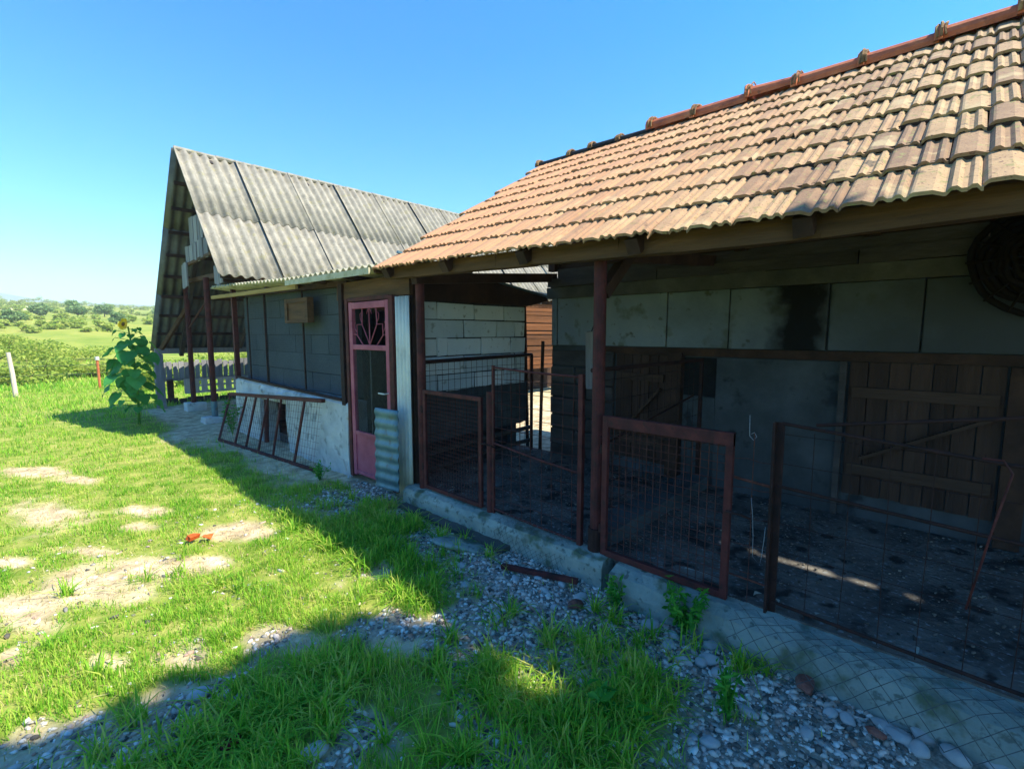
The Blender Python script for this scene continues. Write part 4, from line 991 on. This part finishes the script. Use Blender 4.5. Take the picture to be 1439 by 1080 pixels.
def shrub(x, y, r, h, n, size, label, m='bush', cat='shrub', group=None, k=9, name='shrub'):
    z = gz1(x, y); t = thing(name, (x, y, z), label, cat, group)
    leaf_cloud(None, clump_pts((x, y, z+h*.5), r, n, k, flat=h*.55/r), size, 'foliage', M[m], t)
    mb = MB()
    for i in range(5):
        a_ = random.uniform(0, 6.28); mb.tube([(x, y, z-.05), (x+.3*r*math.cos(a_), y+.3*r*math.sin(a_), z+h*.4), (x+.6*r*math.cos(a_), y+.6*r*math.sin(a_), z+h*.75)], [.05*h/2, .03*h/2, .01*h/2], 5)
    mb.build('stems', M['bark'], t)
    return t
BS = [(.9, 26, 1.7, 1.5, 'low bright green shrub just right of the white post'), (-1.2, 27, 1.6, 1.5, 'green shrub left of the white fence post'), (2.6, 27.5, 1.2, 1.0, 'pale olive shrub left of the red topped post'), (4.6, 28, .9, .8, 'small dull shrub right of the red fence post'),
      (2.0, 33, 2.2, 1.4, 'wide low shrub on the slope behind the two fence posts'), (.0, 36, 2.2, 1.6, 'rounded green shrub on the slope at the left edge')]
for i, (x, y, r, h, lab) in enumerate(BS): shrub(x, y, r, h*.8, 2600, .16, lab, group='shrubs beyond the yard')
shrub(4.3, 18.5, 1.3, 1.15, 2200, .12, 'sunny yellow green shrub seen under the barn roof, left of the corner post', group='shrubs behind the picket fence')
shrub(6.4, 19.5, 1.4, 1.2, 2200, .12, 'sunny yellow green shrub behind the picket fence, to the right', group='shrubs behind the picket fence')
shrub(3.0, 17.5, .8, .9, 1500, .11, 'small sunny bush between the sunflower and the grey barn post', group='shrubs behind the picket fence')
shrub(8.6, 18.5, 1.4, 1.2, 1500, .12, 'sunny bush behind the far end of the picket fence', group='shrubs behind the picket fence')
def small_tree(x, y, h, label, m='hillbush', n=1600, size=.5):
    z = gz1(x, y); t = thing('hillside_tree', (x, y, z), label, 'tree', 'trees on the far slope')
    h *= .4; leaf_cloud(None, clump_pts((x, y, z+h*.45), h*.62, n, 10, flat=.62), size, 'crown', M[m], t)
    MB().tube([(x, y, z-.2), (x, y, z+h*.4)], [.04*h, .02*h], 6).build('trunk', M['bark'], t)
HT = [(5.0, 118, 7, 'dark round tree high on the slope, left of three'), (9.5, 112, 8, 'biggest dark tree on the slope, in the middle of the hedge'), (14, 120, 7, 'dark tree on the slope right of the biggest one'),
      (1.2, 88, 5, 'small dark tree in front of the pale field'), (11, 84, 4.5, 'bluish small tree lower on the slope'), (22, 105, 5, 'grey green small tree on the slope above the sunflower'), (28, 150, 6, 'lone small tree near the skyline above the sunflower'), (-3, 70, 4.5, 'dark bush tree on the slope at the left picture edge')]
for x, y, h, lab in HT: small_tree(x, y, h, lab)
# hedges and scrub over the far slope: one mass nobody could count
P = []; 
for i in range(620):
    d = 58+230*random.random()**.8; a_ = R(random.uniform(-6, 24)); x = math.sin(a_)*d; y = math.cos(a_)*d
    if fbm(np.array([x*.035+3]), np.array([y*.05]), 3)[0] < .46: continue
    r = random.uniform(.4, 1.0)*(.7+d/200); z = gz1(x, y); P.append(clump_pts((x, y, z+r*.35), r, 150, 4, flat=.6))
for i in range(70):
    d = 345; a_ = R(-8+i*.5); x = math.sin(a_)*d; y = math.cos(a_)*d; r = random.uniform(1.5, 4); z = gz1(x, y); P.append(clump_pts((x, y, z+r*.3), r, 160, 4, flat=.6))
sc = leaf_cloud(None, np.concatenate(P), .55, 'hillside_scrub', M['bush']); tag(sc, 'scrub and hedges spread over the far green slope', 'scrub', kind='stuff')

# sunflower
SX, SY = 1.64, 11.0; sz0 = gz1(SX, SY)
sf = thing('sunflower', (SX, SY, sz0), 'tall sunflower with big heart shaped leaves and one yellow head', 'sunflower')
MB().tube([(SX, SY, sz0-.03), (SX+.02, SY, .6), (SX, SY+.02, 1.2), (SX-.05, SY-.03, 1.72)], [.022, .02, .016, .012], 8).build('stem', M['weed'], sf, smooth=True)
mb = MB(); rs = random.Random(5)
for i in range(60):
    t = .14+.84*((i+.5)/60); z = sz0+t*1.8; a_ = i*2.4+rs.uniform(-.4, .4)
    w_ = (.30 if .25 < t < .85 else .20)*(1-.5*max(0, t-.75)/.25)*rs.uniform(.55, 1.05)
    st = rs.uniform(.10, .34)*(1.1-.7*max(0, t-.6)); dx, dy = math.cos(a_), math.sin(a_)
    p0 = Vector((SX, SY, z)); p1 = p0+Vector((dx*st, dy*st, .06))
    mb.tube([p0, p1], .005, 5)
    tdir = Vector((dx, dy, -.9-rs.uniform(0, .8))).normalized(); sd = Vector((-dy, dx, 0)); up = sd.cross(tdir)
    outl = [(0, 0), (-.10, .28), (.05, .48), (.30, .50), (.62, .34), (.85, .14), (1.0, 0)]
    k0 = len(mb.v)
    mid = [p1+tdir*(w_*q)-up*(w_*.10*math.sin(q*3)) for q in (0, .05, .15, .30, .62, .85, 1.0)]
    Lf = [p1+tdir*(w_*u_)+sd*(w_*v_)+up*(w_*.08*rs.uniform(-1, 1)-w_*.08) for (u_, v_) in outl[1:-1]]
    Rf = [p1+tdir*(w_*u_)-sd*(w_*v_)+up*(w_*.08*rs.uniform(-1, 1)-w_*.08) for (u_, v_) in outl[1:-1]]
    mb.v += [tuple(v) for v in mid+Lf+Rf]
    for q in range(4):
        mb.f += [(k0+1+q, k0+2+q, k0+7+q+1, k0+7+q), (k0+1+q, k0+12+q, k0+12+q+1, k0+2+q)]
    mb.f += [(k0, k0+1, k0+7), (k0, k0+12, k0+1), (k0+5, k0+6, k0+11), (k0+5, k0+16, k0+6)]
mb.build('leaves', M['leafy'], sf)
hc = Vector((SX-.12, SY-.10, 1.76)); fd = Vector((-.85, -.45, .2)).normalized(); sd = fd.cross(Vector((0, 0, 1))).normalized(); up = sd.cross(fd)
mb = MB()
for r0, n_ in ((.05, 18), (.045, 15)):
    for i in range(n_):
        t = 2*math.pi*i/n_+r0*9; q = sd*math.cos(t)+up*math.sin(t); tg = -sd*math.sin(t)+up*math.cos(t)
        a_ = hc+q*r0*.6; tip = hc+q*.115+fd*rs.uniform(-.01, .03); mm = hc+q*.085+fd*.012
        mb.add([a_-tg*.008, a_+tg*.008, mm+tg*.018, tip, mm-tg*.018], [(0, 1, 2, 3, 4)])
head = mb.build('flower_head', M['petal'], sf)
mb = MB(); mb.tube([hc-fd*.02, hc-fd*.0, hc+fd*.012, hc+fd*.018], [.02, .038, .034, .015], 14); q = mb.build('disc', M['disc'], None, smooth=True); q.parent = head

# weeds by the kerb
def weed(x, y, z, h, n, size, label, r=.12, m='weed'):
    t = thing('weed', (x, y, z), label, 'weed'); mb = MB(); P = []
    for i in range(9):
        a_ = random.uniform(0, 6.28); q = r*random.uniform(.3, 1); tip = (x+q*math.cos(a_), y+q*math.sin(a_), z+h*random.uniform(.6, 1))
        mb.tube([(x, y, z-.02), ((x+tip[0])/2, (y+tip[1])/2, z+h*.5), tip], .003, 4)
        for j in range(n//9):
            s_ = random.uniform(.2, 1.05); P.append((x+(tip[0]-x)*s_+random.gauss(0, .015), y+(tip[1]-y)*s_+random.gauss(0, .015), z+(tip[2]-z)*s_+random.gauss(0, .01)))
    mb.build('stems', M[m], t); leaf_cloud(None, np.array(P), size, 'leaves', M[m], t, droop=0, aspect=.35)
weed(2.50, 1.02, -.09, .32, 260, .055, 'bushy dark green weed growing against the kerb below the wide gate', r=.13)
weed(2.46, 1.42, -.09, .24, 120, .05, 'thin grassy weed at the kerb just right of the middle post', r=.07)
weed(2.05, .62, -.09, .26, 90, .05, 'tall narrow weed standing alone in the gravel at the lower right', r=.06)
weed(1.72, .98, -.09, .16, 60, .09, 'broad leaved weed in the shaded grass at the bottom centre', r=.10)
weed(2.40, 5.28, -.09, .22, 120, .05, 'low weed at the corner of the low wall beside the pink door', r=.12)
weed(2.50, 8.65, -.06, .65, 160, .07, 'thin climbing weed at the far end of the leaning frame', r=.16)
# yard fence posts on the left
p = thing('yard_post', (.15, 18.2, gz1(.15, 18.2)), 'leaning sun bleached wooden fence post at the left edge', 'post')
MB().tube([(.17, 18.2, -.3), (.15, 18.2, .5), (.11, 18.2, 1.10)], [.055, .05, .045], 10).build('shaft', M['postw'], p)
p = thing('yard_post', (1.95, 18.9, gz1(1.95, 18.9)), 'thin red fence post with a white cap left of the sunflower', 'post')
MB().tube([(1.95, 18.9, -.3), (1.94, 18.9, .82)], .035, 8).build('shaft', M['ridge'], p); MB().tube([(1.94, 18.9, .80), (1.94, 18.9, .90)], [.055, .05], 10).build('cap', M['strip'], p)
wr = MB()
for z in (.45, .7): wr.tube([(-3, 18.0, z), (.15, 18.2, z+.02), (1.94, 18.9, z-.04), (4.5, 19.6, z)], .004, 4)
tag(wr.build('fence_wire', M['zincwire']), 'two thin wires strung between the left yard posts', 'wire')

# ------------------------------------------------------------------ unseen tree behind the photographer, its crown shaped to shade the foreground
tr = thing('shade_tree', (-1.0, -6.2, -.08), 'large dense unseen tree behind the photographer, its crown shaped to shade the foreground', 'tree')
MB().tube([(-1.0, -6.2, -.2), (-.95, -6.1, 1.5), (-.6, -5.6, 3.2), (0, -4.8, 5), (.5, -4, 6.4)], [.30, .24, .2, .14, .08], 10).build('trunk', M['bark'], tr, smooth=True)
mb = MB()
for (x, y, z) in ((2.2, -4.2, 6.2), (-2.6, -4.4, 5.6), (-1.2, -3.4, 6.5), (1.2, -6, 5.6), (-4, -5, 5.8), (1.5, -3.0, 6.8)):
    mb.tube([(-.6, -5.6, 3.2), ((x-.6)/2, (y-5.6)/2, (z+3.8)/2), (x, y, z)], [.12, .08, .03], 7)
mb.build('limbs', M['bark'], tr)
P = []
def sph(sx, sy, z, r, n):
    c = np.array([sx+.37*z, sy-.64*z, z]); e = RNG.normal(0, 1, (n, 3)); e /= np.linalg.norm(e, axis=1)[:, None]
    P.append(c+e*r*RNG.random((n, 1))**.4*np.array([1, 1, .75]))
for (sx, sy, r) in ((1.05, 1.9, .62), (.45, 1.85, .72), (-.25, 1.75, .85), (-1.1, 1.8, .85), (-2.0, 1.6, 1.0), (-3.1, 1.5, 1.1), (-4.3, 1.3, 1.2)):
    sph(sx, sy, 6.2+random.uniform(-.5, .5), r, int(2300*r*r))
for (sx, sy, r) in ((1.45, .75, .5), (1.5, .1, .55), (1.5, -.6, .6), (1.5, -1.3, .6)):
    sph(sx, sy, 6.1+random.uniform(-.4, .4), r, int(2600*r*r))
for (sx, sy, r) in ((.75, 1.0, .85), (.7, 0., .9), (.6, -1.1, 1.0), (-.7, .5, 1.3), (-.8, -1.0, 1.4), (-2.5, .2, 1.5), (-2.5, -1.7, 1.5), (-4.3, -.4, 1.5), (-4.2, -2.2, 1.4), (.4, -2.3, 1.0), (-.9, -2.8, 1.3)):
    sph(sx, sy, 6.0+random.uniform(-1, .8), r, int(1700*r*r))
leaf_cloud(None, np.concatenate(P), .2, 'crown', M['darkbush'], tr, aspect=.7)

# ------------------------------------------------------------------ air
hz = MB().box((-1560, -1560, -70), (1560, 1560, 92)).build('haze', None); tag(hz, 'thin pale summer haze over the far fields', 'haze', kind='stuff')
hmt = bpy.data.materials.new('haze air'); hmt.use_nodes = True; nt = hmt.node_tree; nt.nodes.remove(nt.nodes['Principled BSDF'])
pv = nt.nodes.new('ShaderNodeVolumePrincipled'); pv.inputs['Color'].default_value = (.93, .96, 1, 1); pv.inputs['Density'].default_value = .0010
nt.links.new(pv.outputs[0], nt.nodes['Material Output'].inputs['Volume']); hz.data.materials.append(hmt)
